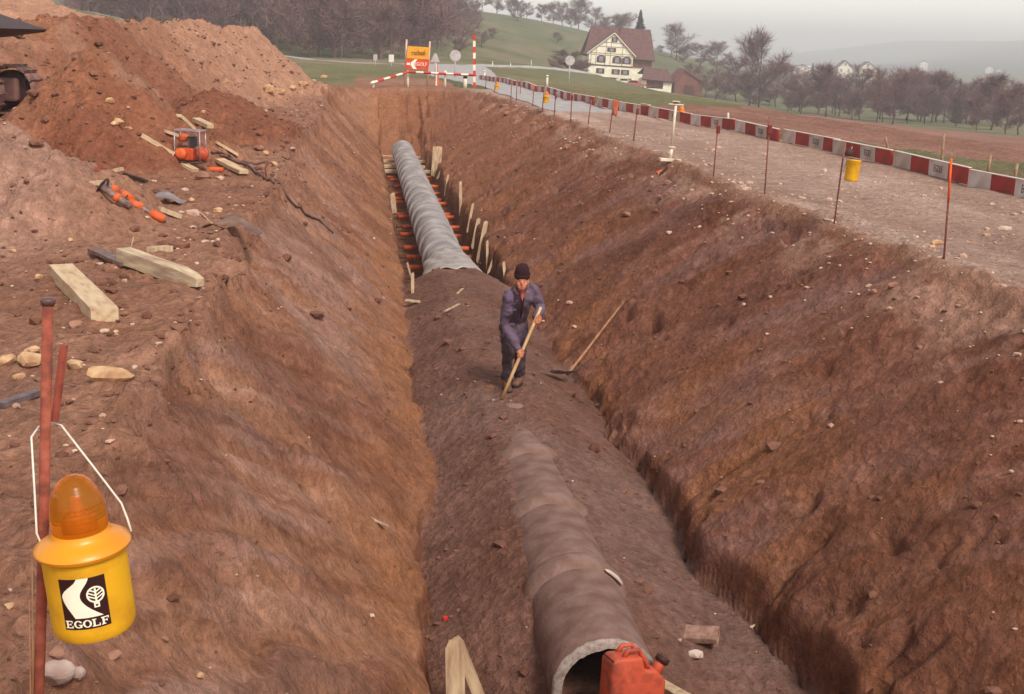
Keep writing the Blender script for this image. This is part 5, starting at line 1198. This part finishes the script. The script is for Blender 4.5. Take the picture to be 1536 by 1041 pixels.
# traffic signs seen from behind or afar
grey_s = mat('sign_back_grey', lin(190, 182, 180), lin(170, 160, 158), .5, 6, metal=.2)
def sign(px, py, base_py, Yd, r_, shape, label, material, name='road_sign'):
    c_ = P(px, py, Yd); g_ = np.array([c_[0], Yd, H(c_[0], Yd)]); h_ = c_[2] - g_[2]; tobj = thing(name, label, 'sign', g_)
    MB().tube([(0, .03, -.2), (0, .03, h_ + r_ * .5)], .03, 8).build('pole', grey_s, tobj, True); M_ = Matrix.Translation((0, 0, h_)) @ Matrix.Rotation(R(90), 4, 'X')
    if shape == 'disc': m_ = MB().lathe([(r_ * .98, -.012), (r_, -.008), (r_, .012), (r_ * .97, .016)], 32, M_)
    elif shape == 'tri': m_ = MB().prism([(-r_, -r_ * .75), (r_, -r_ * .75), (.06, r_), (-.06, r_)], .02, M_)
    else: m_ = MB().prism([(-r_ * .7, -r_), (r_ * .7, -r_), (r_ * .7, r_), (-r_ * .7, r_)], .02, M_)
    m_.build('sign_plate', material, tobj); return tobj
sign(683, 83.5, 100, 72, .31, 'disc', 'grey round traffic sign seen from behind beside the tall striped pole', grey_s)
sign(855, 91, 138, 62, .235, 'disc', 'grey round traffic sign on a pole in the grass before the farmhouse', grey_s)
sign(653, 87.5, 100, 66, .24, 'tri', 'grey triangular traffic sign just behind the company sign', grey_s)
sign(587, 87.5, 98, 95, .27, 'rect', 'small white rectangular sign at the foot of the wood', mat('sign_plain_white', lin(226, 218, 206), lin(210, 200, 188), .6, 6))
sign(563, 86, 98, 100, .22, 'rect', 'small grey narrow sign at the foot of the wood', grey_s)
q = P(655, 108, YB + 3); q[2] = H(q[0], q[1]); tr2 = thing('warning_trestle', 'orange folding warning trestle on the road behind the barrier beam', 'trestle', q)
hh = P(654, 95, YB + 3)[2] - q[2]
MB().prism([(-.04, 0), (.03, 0), (.01, hh), (-.02, hh)], .03, Matrix.Rotation(R(90), 4, 'X')).build('leg', brw, tr2); MB().prism([(.05, 0), (.15, 0), (.04, hh), (-.01, hh)], .03, Matrix.Translation((0, .12, 0)) @ Matrix.Rotation(R(90), 4, 'X')).build('leg', orange, tr2)
# white guide posts along the roads
for (px, pb0, pt0, Yd, lab) in [(727, 117, 108, 75, 'white guide post beyond the tall striped pole'), (739, 98, 92, 125, None), (821, 130, 115, 60, 'white guide post in the grass by the asphalt bend'), (797, 95, 90, 165, None), (766, 98, 94, 150, None)]:
    t_ = P(px, pt0, Yd); g_ = np.array([t_[0], Yd, H(t_[0], Yd)]); tobj = thing('guide_post', lab or 'tiny white guide post along the hillside lane', 'post', g_, group=None if lab else 'guide posts on the hillside lane')
    h_ = max(t_[2] - g_[2], .5); MB().tube([(0, 0, -.1), (0, 0, h_)], [.055, .05], 8).build('post', brw, tobj, True); MB().tube([(0, 0, h_ * .8), (0, 0, h_ * .88)], .056, 8).build('reflector_band', MATS['band_black'], tobj, True)
# ------------------------------------------------------------------ farmhouse
wall_c = mat('cream_render', lin(246, 243, 230), lin(234, 228, 210), .9, 1.0, 6, c3=lin(236, 226, 196)); tile_m = mat('roof_tile', lin(112, 76, 72), lin(90, 60, 58), .9, 1.6, 8, c3=lin(102, 68, 64))
timb = mat('dark_timber', lin(98, 64, 58), lin(78, 50, 46), .9, 3); pane_m = mat('window_pane', lin(150, 146, 154), lin(126, 122, 132), .2, 1, spec=.5); barnw = mat('barn_boards', lin(136, 86, 72), lin(108, 68, 58), .95, 1.5, 6, stretch=(3, 3, .3))
HY = 255.0; hb0 = P(912, 123, HY); HX, HZ = hb0[0], H(hb0[0], HY); PXM = HY / F_PX * 1.02
hp = lambda px: (px - 912) * PXM            # local x of a pixel column
hv = lambda py: (123.5 - py) * PXM           # local height of a pixel row
house = thing('farmhouse', 'white half-timbered farmhouse with big reddish tiled roof', 'house', (HX, HY, HZ), (0, R(2.0), R(-math.degrees(math.atan2(HX, HY)) + 6)))
zl = hv(122) - 1.2
# main block: long roof across, gabled wing forward
W0, W1 = hp(880), hp(944); ez = hv(86); az = hv(58); mx = hp(914)
fw = MB(); D0 = -2.0
front = [(W0, zl), (W1, zl), (W1, ez), (mx, az), (W0, ez)]
fw.prism(front, 7.0, Matrix.Translation((0, D0 + 7.0, 0)) @ Matrix.Rotation(R(90), 4, 'X')); fw.build('wall', wall_c, house)
MB().box(((hp(878) + hp(977)) / 2, 7.0, (hv(93) + zl) / 2), (hp(977) - hp(878), 7.5, hv(93) - zl), ).build('wall', wall_c, house)
MB().box(((hp(945) + hp(977)) / 2, 3.16, hv(97)), (hp(977) - hp(945), .2, hv(90) - hv(104))).build('dark_upper_wall', barnw, house)
rz_ = hv(48); re = hv(91)
def slab(quad, th=.22):
    q = [Vector(p_) for p_ in quad]; n_ = (q[1] - q[0]).cross(q[3] - q[0]).normalized() * th
    return MB().add(q + [p_ - n_ for p_ in q], [(0, 1, 2, 3), (7, 6, 5, 4), (0, 4, 5, 1), (1, 5, 6, 2), (2, 6, 7, 3), (3, 7, 4, 0)])
rf = slab([(hp(875), 2.2, re), (hp(981), 2.2, re - .2), (hp(975), 7.5, rz_), (hp(886), 7.5, rz_)]).build('roof', tile_m, house)
slab([(hp(981), 12.8, re), (hp(875), 12.8, re), (hp(886), 7.5, rz_), (hp(975), 7.5, rz_)]).build('roof', tile_m, house)
for s_ in (-1, 1):                                           # wing roof
    xe = (W0 - .5) if s_ < 0 else (W1 + .5); zz = ez - .35
    q = [(xe, D0 - .25, zz), (mx, D0 - .25, az + .12), (mx, 6.0, az + .12), (xe, 6.0, zz)]
    slab(q if s_ < 0 else q[::-1], .16 if s_ < 0 else .16).build('wing_roof', tile_m, house)
    vb = MB().tube([(xe, D0 - .3, zz - .05), (mx, D0 - .3, az + .06)], .12, 4); vb.build('verge_board', mat('verge_white', lin(232, 222, 198), lin(214, 202, 178), .8), house)
MB().box((hp(931), 6.6, rz_ - .3), (.5, .5, 1.5)).build('chimney', mat('chimney', lin(120, 84, 78)), rf)
def window(px, py, w_, h_, arch, parent, yoff):
    cx_, cz_ = hp(px), hv(py); fr = MB(); M_ = Matrix.Translation((cx_, yoff, cz_)) @ Matrix.Rotation(R(90), 4, 'X')
    if arch: poly = [(-w_ / 2, -h_ / 2), (w_ / 2, -h_ / 2)] + [(w_ / 2 * math.cos(a), h_ * .12 + h_ * .40 * math.sin(a)) for a in np.linspace(0, math.pi, 9)]
    else: poly = [(-w_ / 2, -h_ / 2), (w_ / 2, -h_ / 2), (w_ / 2, h_ / 2), (-w_ / 2, h_ / 2)]
    wn = fr.prism(poly, .10, M_).build('window', timb, parent)
    MB().box((cx_, yoff - .115, cz_ - .05), (w_ * .46, .03, h_ * .72)).build('pane', pane_m, wn); 
    for s_ in (-1, 1): MB().box((cx_ + s_ * w_ * .36, yoff - .12, cz_ - .05), (w_ * .2, .04, h_ * .78)).build('shutter', timb, wn)
YF = D0 - .002
for px in (898, 921, 935): window(px, 94.5, 1.75, 1.35, True, house, YF)
for px in (898, 920.5, 934): window(px, 111.5, 1.6, .95, False, house, YF)
window(915, 66.5, 1.1, .85, False, house, YF); window(912, 81, 1.7, .75, False, house, YF)
bx_ = MB().box(((W0 + W1) / 2, YF - .05, hv(103.5)), (W1 - W0 + .1, .1, .22)); bx_.build('timber_band', timb, house)
thin = mat('thin_timber', lin(134, 98, 86), lin(116, 84, 74), .9)
for py in (97.5, 89, 86.5, 77, 71): 
    zz = hv(py); hw = 1.0 if zz <= ez else (az - zz) / (az - ez); xa, xb = mx + (W0 - mx) * hw, mx + (W1 - mx) * hw
    if py == 97.5: continue
    MB().box(((xa + xb) / 2, YF - .03, zz), ((xb - xa) * .96, .06, .07)).build('timber_rail', thin, house)
for px in (883, 890, 904, 911, 928, 942.5):
    x_ = hp(px); zt = ez if True else 0; f_ = (x_ - W0) / (mx - W0) if x_ < mx else (W1 - x_) / (W1 - mx); zt = ez + (az - ez) * max(min(f_, 1), 0) * .94
    MB().box((x_, YF - .025, (hv(103) + zt) / 2), (.07, .05, zt - hv(103))).build('timber_post', thin, house)
MB().box((hp(912), YF - .03, zl + 1.0), (W1 - W0 + .06, .06, 1.0)).build('plinth', mat('plinth_brown', lin(130, 92, 82), lin(108, 76, 68), .9, 2), house)
# shed with open front
sh_ = thing('shed', 'low white shed with dark tiled roof against the farmhouse', 'shed', (HX, HY - 6, HZ), house.rotation_euler)
sz = hv(135.0); 
MB().box((hp(953), 0, (sz + hv(118)) / 2), (hp(957) - hp(949), 4, hv(118) - sz)).build('wall', wall_c, sh_); MB().box((hp(987), 0, (sz + hv(119)) / 2), (hp(993) - hp(981), 4, hv(119) - sz)).build('wall', wall_c, sh_)
MB().box((hp(970), 2.0, (sz + hv(117)) / 2), (hp(990) - hp(952), .2, hv(117) - sz)).build('back_wall', timb, sh_); MB().box((hp(968), -1.9, hv(133)), (hp(981) - hp(955), .2, .7)).build('low_wall', wall_c, sh_)
MB().box((hp(968), -1.6, hv(124.5)), (hp(981) - hp(957), .1, 1.2)).build('board_front', barnw, sh_)
slab([(hp(949), -2.6, hv(118)), (hp(994), -2.6, hv(119.5)), (hp(990), 2.2, hv(103)), (hp(956), 2.2, hv(102))]).build('roof', tile_m, sh_); slab([(hp(994), 4.5, hv(112)), (hp(949), 4.5, hv(111)), (hp(956), 2.2, hv(102)), (hp(990), 2.2, hv(103))]).build('roof', tile_m, sh_)
# brown barn
bn = thing('barn', 'dull brown barn with steep roof right of the white shed', 'barn', (HX, HY - 4, HZ), house.rotation_euler); b0_, b1_ = hp(1001), hp(1056)
MB().prism([(b0_, hv(137)), (b1_ - 2, hv(137)), (b1_ - 2, hv(118)), ((b0_ + b1_) / 2 - 2.2, hv(101)), (b0_, hv(118))], 8, Matrix.Translation((0, 6, 0)) @ Matrix.Rotation(R(90), 4, 'X')).build('wall', barnw, bn)
mxb = (b0_ + b1_) / 2 - 2.2; barr = mat('barn_roof', lin(140, 84, 76), lin(116, 68, 62), .9, 1.2, 6)
slab([(b0_ - .4, -2.3, hv(119)), (mxb, -2.3, hv(100.5)), (mxb, 6.3, hv(100.5)), (b0_ - .4, 6.3, hv(119))]).build('roof', barr, bn); slab([(mxb, -2.3, hv(100.5)), (b1_ - 1.4, -2.3, hv(119)), (b1_ - 1.4, 6.3, hv(119)), (mxb, 6.3, hv(100.5))]).build('roof', barr, bn)
MB().box((hp(1022), -2.04, hv(130)), (2.0, .08, 1.9)).build('barn_door', timb, bn)
# car and clutter in the yard
def car_thing(p, rz, cm, label):
    tobj = thing('parked_car', label, 'car', p, (0, 0, rz)); _r = Matrix.Rotation(R(90), 4, 'X')
    MB().prism([(-2.0, .32), (2.0, .32), (2.05, .62), (1.9, .82), (.9, .92), (.45, 1.36), (-.95, 1.40), (-1.6, .95), (-2.02, .85)], 1.55, Matrix.Translation((0, .775, 0)) @ _r).build('body', cm, tobj)
    for s_ in (-1, 1):
        MB().prism([(-1.2, .95), (.72, .95), (.38, 1.30), (-.9, 1.33)], .02, Matrix.Translation((0, s_ * .79 + .01, 0)) @ _r).build('side_window', MATS['dark_glass'], tobj)
        for x_ in (-1.25, 1.25):
            wh = MB().lathe([(.30, -.09), (.32, -.05), (.32, .05), (.30, .09)], 18, Matrix.Translation((x_, s_ * .72, .32)) @ _r).build('wheel', blk, tobj, True); MB().lathe([(.18, -.1), (.18, .1)], 12, Matrix.Translation((x_, s_ * .72, .32)) @ _r).build('rim', grey_s, wh, True)
g_ = np.array([HX + hp(922), HY - 9, 0]); g_[2] = H(g_[0], g_[1]); car_thing(g_, R(8), mat('car_white', lin(226, 214, 196), lin(214, 202, 184), .4, 3, spec=.5), 'small pale car parked in front of the farmhouse')
g_ = np.array([HX + hp(938), HY - 9.5, 0]); g_[2] = H(g_[0], g_[1]); car_thing(g_, R(-20), mat('car_red', lin(196, 108, 88), lin(180, 96, 80), .4, 3, spec=.5), 'small faded red car parked between pale car and shed')

# ------------------------------------------------------------------ houses across the valley
whf = mat('far_white', lin(238, 230, 212), lin(226, 216, 198), .9, .5); rff = mat('far_roof', lin(120, 84, 84), lin(100, 70, 72), .9, .5)
def far_house(px, pyb, Yd, w_px, h_px, ridge, label, wm=None, rm=None):
    p = P(px, pyb, Yd); p[2] = min(p[2], H(p[0], Yd)); sc = Yd / F_PX; w_ = w_px * sc; h_ = (h_px * sc) + (P(px, pyb, Yd)[2] - p[2]); rh = ridge * sc
    tobj = thing('house', label, 'house', p, (0, 0, R(-math.degrees(math.atan2(p[0], p[1])) + random.uniform(-12, 12))))
    D_ = w_ * 1.1; _r = Matrix.Rotation(R(90), 4, 'X')
    MB().prism([(-w_ / 2, -.5), (w_ / 2, -.5), (w_ / 2, h_), (0, h_ + rh), (-w_ / 2, h_)], D_, Matrix.Translation((0, D_, 0)) @ _r).build('wall', wm or whf, tobj)
    for s_ in (-1, 1):
        q = [(s_ * (w_ / 2 + .5), -.5, h_ - .3), (0, -.5, h_ + rh + .15), (0, D_ + .5, h_ + rh + .15), (s_ * (w_ / 2 + .5), D_ + .5, h_ - .3)]
        slab(q if s_ < 0 else q[::-1], .25).build('roof', rm or rff, tobj)
    for (fx_, fz_) in ((-.25, .3), (.25, .3), (-.25, .72), (.25, .72), (0, 1.15)):
        o = MB().box((fx_ * w_, -.03, h_ * fz_ + (.15 * rh if fz_ > 1 else 0)), (w_ * .13, .06, 1.3)).build('window', timb, tobj); MB().box((fx_ * w_, -.07, h_ * fz_ + (.15 * rh if fz_ > 1 else 0)), (w_ * .10, .03, 1.1)).build('pane', pane_m, o)
    return tobj
random.seed(2)
far_house(1267, 110, 620, 22, 9, 10, 'white gabled house on the hill across the field')
far_house(1301, 112, 640, 27, 10, 9, 'broad white house with balcony-side gable next to the white gabled house')
far_house(1202, 105, 760, 24, 5, 3, 'long low cream building on the far slope by the dark fir')
far_house(1168, 106, 800, 26, 5, 4, 'low pinkish building on the far slope', mat('far_pink', lin(196, 160, 150), lin(180, 146, 138), .9, .5))
far_house(1386, 97, 1250, 11, 3, 3, 'tiny white house on the distant pale ridge')
far_house(1484, 106, 1200, 10, 4, 4, 'tiny white house below the distant hazy hill')
far_house(1499, 108, 1250, 7, 3, 3, 'tiny low house next to another below the hazy hill')
far_house(1122, 100, 1300, 9, 2, 2, 'tiny pale house behind the bare trees in the valley')

# ------------------------------------------------------------------ bare trees
twig_m = mat('twigs', lin(132, 98, 96), lin(108, 78, 78), .95, .6, 3); bark_m = mat('bark', lin(104, 72, 68), lin(84, 58, 56), .95, 2, 4); fir_m = mat('fir_needles', lin(64, 66, 62), lin(48, 50, 50), .95, 1.5, 4); dtw = mat('wood_twigs', lin(136, 102, 98), lin(104, 76, 76), .95, .08, 3)
def bare_tree(seed, Ht=10.0, spread=.45, dens=1.0, conic=0.0, tw=.035, low=False, trunk_h=.22):
    rs = random.Random(seed); trunk = MB(); limbs = MB(); tv = []; tf = []
    def twig(p, d, L, w_):
        sdir = d.cross(Vector((rs.uniform(-1, 1), rs.uniform(-1, 1), rs.uniform(-1, 1)))).normalized() * w_; o = len(tv); b_ = p + d * L * .55 + Vector((0, 0, L * .06))
        tv.extend([tuple(p - sdir), tuple(p + sdir), tuple(b_ + sdir * .6), tuple(b_ - sdir * .6), tuple(p + d * L + Vector((0, 0, L * .14)))]); tf.append((o, o + 1, o + 2, o + 3)); tf.append((o + 3, o + 2, o + 4))
    tp_ = [Vector((0, 0, -.2))]; n = 6
    for i in range(1, n + 1): tp_.append(Vector((rs.uniform(-.02, .02) * Ht, rs.uniform(-.02, .02) * Ht, Ht * .9 * i / n)))
    rr0 = Ht * (.012 if not low else .008); trunk.tube(tp_, [rr0 * (1 - .85 * i / n) for i in range(n + 1)], 6)
    NL = int((13 if not low else 9) * dens)
    for i in range(NL):
        f_ = trunk_h + (1 - trunk_h - .1) * (i + rs.random()) / NL; k = min(int(f_ * n), n - 1); base = tp_[k].lerp(tp_[k + 1], f_ * n - k)
        az_ = rs.uniform(0, 6.283); prof = math.sin(math.pi * min(.12 + .80 * (f_ - trunk_h) / (1 - trunk_h), 1)) if not conic else (1.08 - f_) * 1.1
        L = Ht * spread * (.45 + .75 * prof) * rs.uniform(.8, 1.15) * (1 - .1 * f_); el = rs.uniform(.25, .8) + .5 * f_ 
        d = Vector((math.cos(az_) * math.cos(el), math.sin(az_) * math.cos(el), math.sin(el))); e1 = base + d * L * .5; d2 = (d + Vector((0, 0, .28))).normalized(); e2 = e1 + d2 * L * .5
        limbs.tube([base, e1, e2], [rr0 * .42 * (1 - .5 * f_), rr0 * .26, rr0 * .08], 4, cap=False)
        NB = int((15 if not low else 7) * dens)
        for j in range(NB):
            g = .18 + .82 * (j + rs.random()) / NB; q = base.lerp(e1, g * 2) if g < .5 else e1.lerp(e2, g * 2 - 1); dd = (d2 + Vector((rs.uniform(-1, 1), rs.uniform(-1, 1), rs.uniform(-.5, .9))) * 1.25).normalized(); Lb = L * rs.uniform(.25, .5) * (1.15 - .5 * g)
            if not low: limbs.tube([q, q + dd * Lb * .5, q + (dd + Vector((0, 0, .15))) * Lb], [rr0 * .12, rr0 * .08, rr0 * .02], 3, cap=False)
            else: twig(q, dd, Lb, tw * 1.6)
            for t_ in range(int((13 if not low else 6) * dens)):
                h_ = rs.uniform(.15, 1); q2 = q + dd * Lb * h_; d3 = (dd + Vector((rs.uniform(-1, 1), rs.uniform(-1, 1), rs.uniform(-.6, .9))) * 1.5).normalized(); twig(q2, d3, Ht * rs.uniform(.06, .15) * (1 if not low else 1.5), tw * (Ht / 10) * (.55 if not low else 1.7))
    return trunk, limbs, (tv, tf)
TREE = []
for sd_, sp_, dn_, cn_, th_ in [(1, .36, 1.2, 0, .14), (2, .42, 1.2, 0, .10), (3, .30, 1.2, 0, .16), (4, .34, 1.3, 1, .06), (5, .44, 1.1, 0, .14), (6, .40, 1.25, 0, .05)]:
    a, l_, (tv, tf) = bare_tree(sd_, 10, sp_, dn_, cn_, trunk_h=th_); cr = MB(); cr.v = list(l_.v); cr.f = list(l_.f); cr.m = list(l_.m); cr.add(tv, tf)
    TREE.append((a.mesh('trunk', bark_m, True), cr.mesh('crown', twig_m)))
def tree_at(px, pyb, pyt, Yd, var, label, group=None, wide=1.0, conif=False, name='bare_tree', plant=None):
    Yd = Yd * random.uniform(.94, 1.08); px += random.uniform(-5, 5); wide *= random.uniform(1.05, 1.45) if not conif else 1; pyt += random.uniform(-10, 6) if not conif else 0; p = P(px, pyb, Yd); g_ = H(p[0], Yd); p[2] = g_; top = P(px, pyt, Yd)[2]; h_ = max(top - g_, 1.5)
    tobj = thing(name, label, 'tree', p, (0, 0, random.uniform(0, 6.28)), group); s_ = h_ / 10.2; tobj.scale = (s_ * wide, s_ * wide, s_)
    link('trunk', TREE[var][0] if not conif else FIR[0], tobj); link('crown', TREE[var][1] if not conif else FIR[1], tobj); return tobj
def fir():
    rs = random.Random(5); t_ = MB().tube([(0, 0, -.2), (0, 0, 10)], [.16, .02], 6); c_ = MB()
    for i in range(620):
        f_ = rs.random() ** .8; z = .5 + 9.4 * f_; L = (1 - f_) * 2.3 * rs.uniform(.55, 1.1) + .15; a = rs.uniform(0, 6.283); d = Vector((math.cos(a), math.sin(a), -.28)); s_ = Vector((-d.y, d.x, 0)) * (.10 + .16 * (1 - f_)); p = Vector((0, 0, z)); e_ = p + d * L
        m_ = p + d * L * .6; c_.add([p, m_ - s_, e_, m_ + s_, m_ + Vector((0, 0, -.35 * (1 - f_) - .1))], [(0, 1, 2, 3), (0, 4, 1), (3, 4, 0), (1, 4, 2), (2, 4, 3)])
    return t_.mesh('trunk', bark_m), c_.mesh('crown', fir_m)
FIR = fir(); random.seed(4)
# row of trees beyond the ploughed field
for (px, pyb, pyt, Yd, v, wd) in [(1142, 158, 62, 225, 5, 1.0), (1100, 150, 88, 250, 1, 1.1), (1075, 140, 72, 330, 0, 1.2), (1160, 160, 96, 230, 1, 1.1), (1200, 166, 120, 205, 4, 1.0), (1238, 170, 98, 205, 2, 1.0), (1262, 172, 112, 210, 0, 1.0), (1222, 168, 120, 215, 1, 1.1), (1290, 178, 110, 200, 1, 1.0), (1312, 180, 122, 195, 4, 1.0), (1338, 190, 118, 185, 1, 1.25),
                                  (1362, 180, 104, 205, 0, 1.0), (1385, 180, 108, 215, 2, 1.1), (1402, 178, 104, 215, 2, 1.0), (1418, 180, 112, 210, 2, 1.0), (1372, 178, 112, 225, 5, 1.1), (1452, 182, 120, 225, 5, 1.2), (1485, 196, 112, 165, 3, 1.05), (1512, 198, 132, 150, 5, 1.2), (1532, 200, 128, 150, 1, 1.2), (1180, 150, 104, 300, 1, 1.2), (1210, 152, 112, 290, 4, 1.2), (1465, 190, 140, 175, 5, 1.1),
                                  (1275, 178, 132, 190, 5, 1.2), (1325, 178, 130, 200, 4, 1.2), (1250, 170, 126, 205, 4, 1.3), (1390, 182, 128, 200, 1, 1.2), (1430, 184, 132, 200, 5, 1.2), (1185, 164, 128, 215, 5, 1.2), (1060, 148, 104, 260, 4, 1.2), (1035, 140, 98, 285, 5, 1.2)]:
    lab = {3: 'cone-shaped bare tree at the right end of the tree row', }.get(v)
    if px == 1338: lab = 'broad orchard tree standing on the grass strip beyond the field'
    elif px == 1142: lab = 'tall bare tree on the meadow between barn and tree row'
    tree_at(px, pyb, pyt, Yd, v, lab or {0: 'upright bare tree', 1: 'broad bare tree', 2: 'narrow bare tree', 4: 'loosely spreading bare tree', 5: 'low-branched bushy bare tree'}[v] + ' in the row beyond the ploughed field', None if lab else 'trees beyond the ploughed field', wd)
for k in range(18):
    px = 1135 + k * 22.5; tree_at(px, 172, 138 + random.uniform(-8, 8), random.uniform(205, 245), (5, 1, 4)[k % 3], 'low broad bush-like tree filling the gaps of the tree row', 'bushes between the trees beyond the field', 1.7)
tree_at(1436, 182, 116, 205, 0, 'dark slender fir in the row beyond the field', conif=True, name='fir_tree', wide=.7)
tree_at(1223, 112, 93, 520, 0, 'dark fir beside the long cream building', conif=True, name='fir_tree', wide=1.2)
tree_at(956, 60, 12, 290, 0, 'tall dark fir rising behind the farmhouse roof', conif=True, name='fir_tree', wide=1.25)
tree_at(1018, 84, 43, 330, 1, 'round bare tree alone on the crest right of the fir', wide=1.2)
# crest of the green hill
for (px, pyt, Yd, v, wd) in [(742, -6, 372, 5, 1.3), (765, -4, 376, 0, 1.2), (790, 2, 384, 1, 1.3), (815, 6, 390, 2, 1.2), (845, 3, 392, 1, 1.3), (872, 0, 395, 0, 1.3), (895, 16, 395, 4, 1.4), (918, 20, 398, 5, 1.5), (938, 30, 398, 1, 1.4), (720, -10, 368, 0, 1.3), (860, 14, 385, 5, 1.4), (832, 14, 380, 5, 1.4), (778, 10, 370, 5, 1.4), (905, 28, 388, 4, 1.5)]:
    p = P(px, 40, Yd); cz = H(p[0], Yd); yb = 40
    tree_at(px, yb, pyt, Yd, v, 'bare round-crowned tree on the crest of the green hill', 'trees on the crest of the hill', wd)
for (px, pyb, pyt, Yd, v, wd) in [(985, 90, 70, 350, 5, 1.8), (1005, 92, 70, 350, 4, 1.8), (1030, 94, 72, 350, 5, 1.8), (1050, 94, 74, 355, 1, 1.7), (965, 86, 64, 350, 4, 1.6)]:
    tree_at(px, pyb, pyt, Yd, v, 'low bare bushy tree on the slope behind the barn', 'bushy trees behind the barn', wd)
for (px, pyb, pyt, Yd, v, wd) in [(742, 70, 40, 285, 5, 1.4), (850, 104, 84, 180, 5, 1.9), (868, 106, 86, 190, 4, 1.9), (832, 80, 58, 285, 1, 1.6), (1090, 138, 106, 240, 5, 1.3), (1072, 140, 116, 230, 4, 1.4), (1120, 150, 118, 230, 5, 1.4), (700, 66, 48, 250, 5, 1.7), (722, 72, 54, 240, 4, 1.7), (690, 84, 60, 205, 5, 1.6), (842, 122, 104, 215, 5, 1.8), (858, 122, 100, 222, 4, 1.8), (870, 122, 103, 226, 5, 1.8), (826, 118, 104, 215, 4, 1.7)]:
    tree_at(px, pyb, pyt, Yd, v, 'lone bare bush-like tree on the meadow near the farmhouse', 'lone trees on the meadow', wd)
# the bare wood on the left: a mass of thin trees
rs = random.Random(9); V = []; Fc = []; lows = []
for sd_ in range(5):
    a, l_, (tv, tf) = bare_tree(50 + sd_, 10, .32, 1.1, 0, .026, True, .06); m_ = MB(); m_.v = list(a.v); m_.f = list(a.f); m_.add(l_.v, l_.f); m_.add(tv, tf); lows.append((np.array(m_.v), m_.f))
nT = 0
for k in range(1600):
    px = rs.uniform(110, 725); Yd = rs.uniform(150, 330)
    if px < 400 and Yd < 175: continue
    edge = 165 if px < 640 else 165 + (px - 640) * 1.4
    if Yd < edge: continue
    p = P(px, 80, Yd); z = H(p[0], Yd); h_ = rs.uniform(5.5, 11) * (1.0 if Yd < 230 else .9) * (1 if px > 330 else .9)
    if px > 690: h_ *= .55
    v_, f_ = lows[k % 5]; a = rs.uniform(0, 6.28); s_ = h_ / 10; q = np.stack([(v_[:, 0] * math.cos(a) - v_[:, 1] * math.sin(a)) * s_ * 1.2 + p[0], (v_[:, 0] * math.sin(a) + v_[:, 1] * math.cos(a)) * s_ * 1.2 + Yd, v_[:, 2] * s_ + z], 1)
    o = sum(len(x_) for x_ in V); V.append(q); Fc += [tuple(i + o for i in g) for g in f_] if False else []
    lows_o = o; Fc.extend([tuple(i + o for i in g) for g in f_]); nT += 1
    if nT >= 520: break
m_ = bpy.data.meshes.new('bare_wood'); m_.from_pydata(np.concatenate(V).tolist(), [], Fc); m_.materials.append(dtw); m_.update()
tag(link('bare_wood', m_), 'dense purple-brown leafless wood covering the hillside', 'wood', kind='stuff')
# ------------------------------------------------------------------ haze over the valley
m = bpy.data.materials.new('valley_haze'); m.use_nodes = True; t = m.node_tree; t.nodes.clear()
pv = t.nodes.new('ShaderNodeVolumePrincipled'); pv.inputs['Color'].default_value = (.985, .98, .98, 1); pv.inputs['Density'].default_value = .00075; pv.inputs['Anisotropy'].default_value = 0.0
mo = t.nodes.new('ShaderNodeOutputMaterial'); t.links.new(pv.outputs[0], mo.inputs['Volume'])
zlo = float(gz.min()) - 1.5; zhi = float(gz.max()) + 14
hz = MB().box((350, 1740, (zlo + zhi) / 2), (4700, 3900, zhi - zlo)).build('haze', m); tag(hz, 'thin pale haze lying over the whole valley', 'haze', kind='stuff')
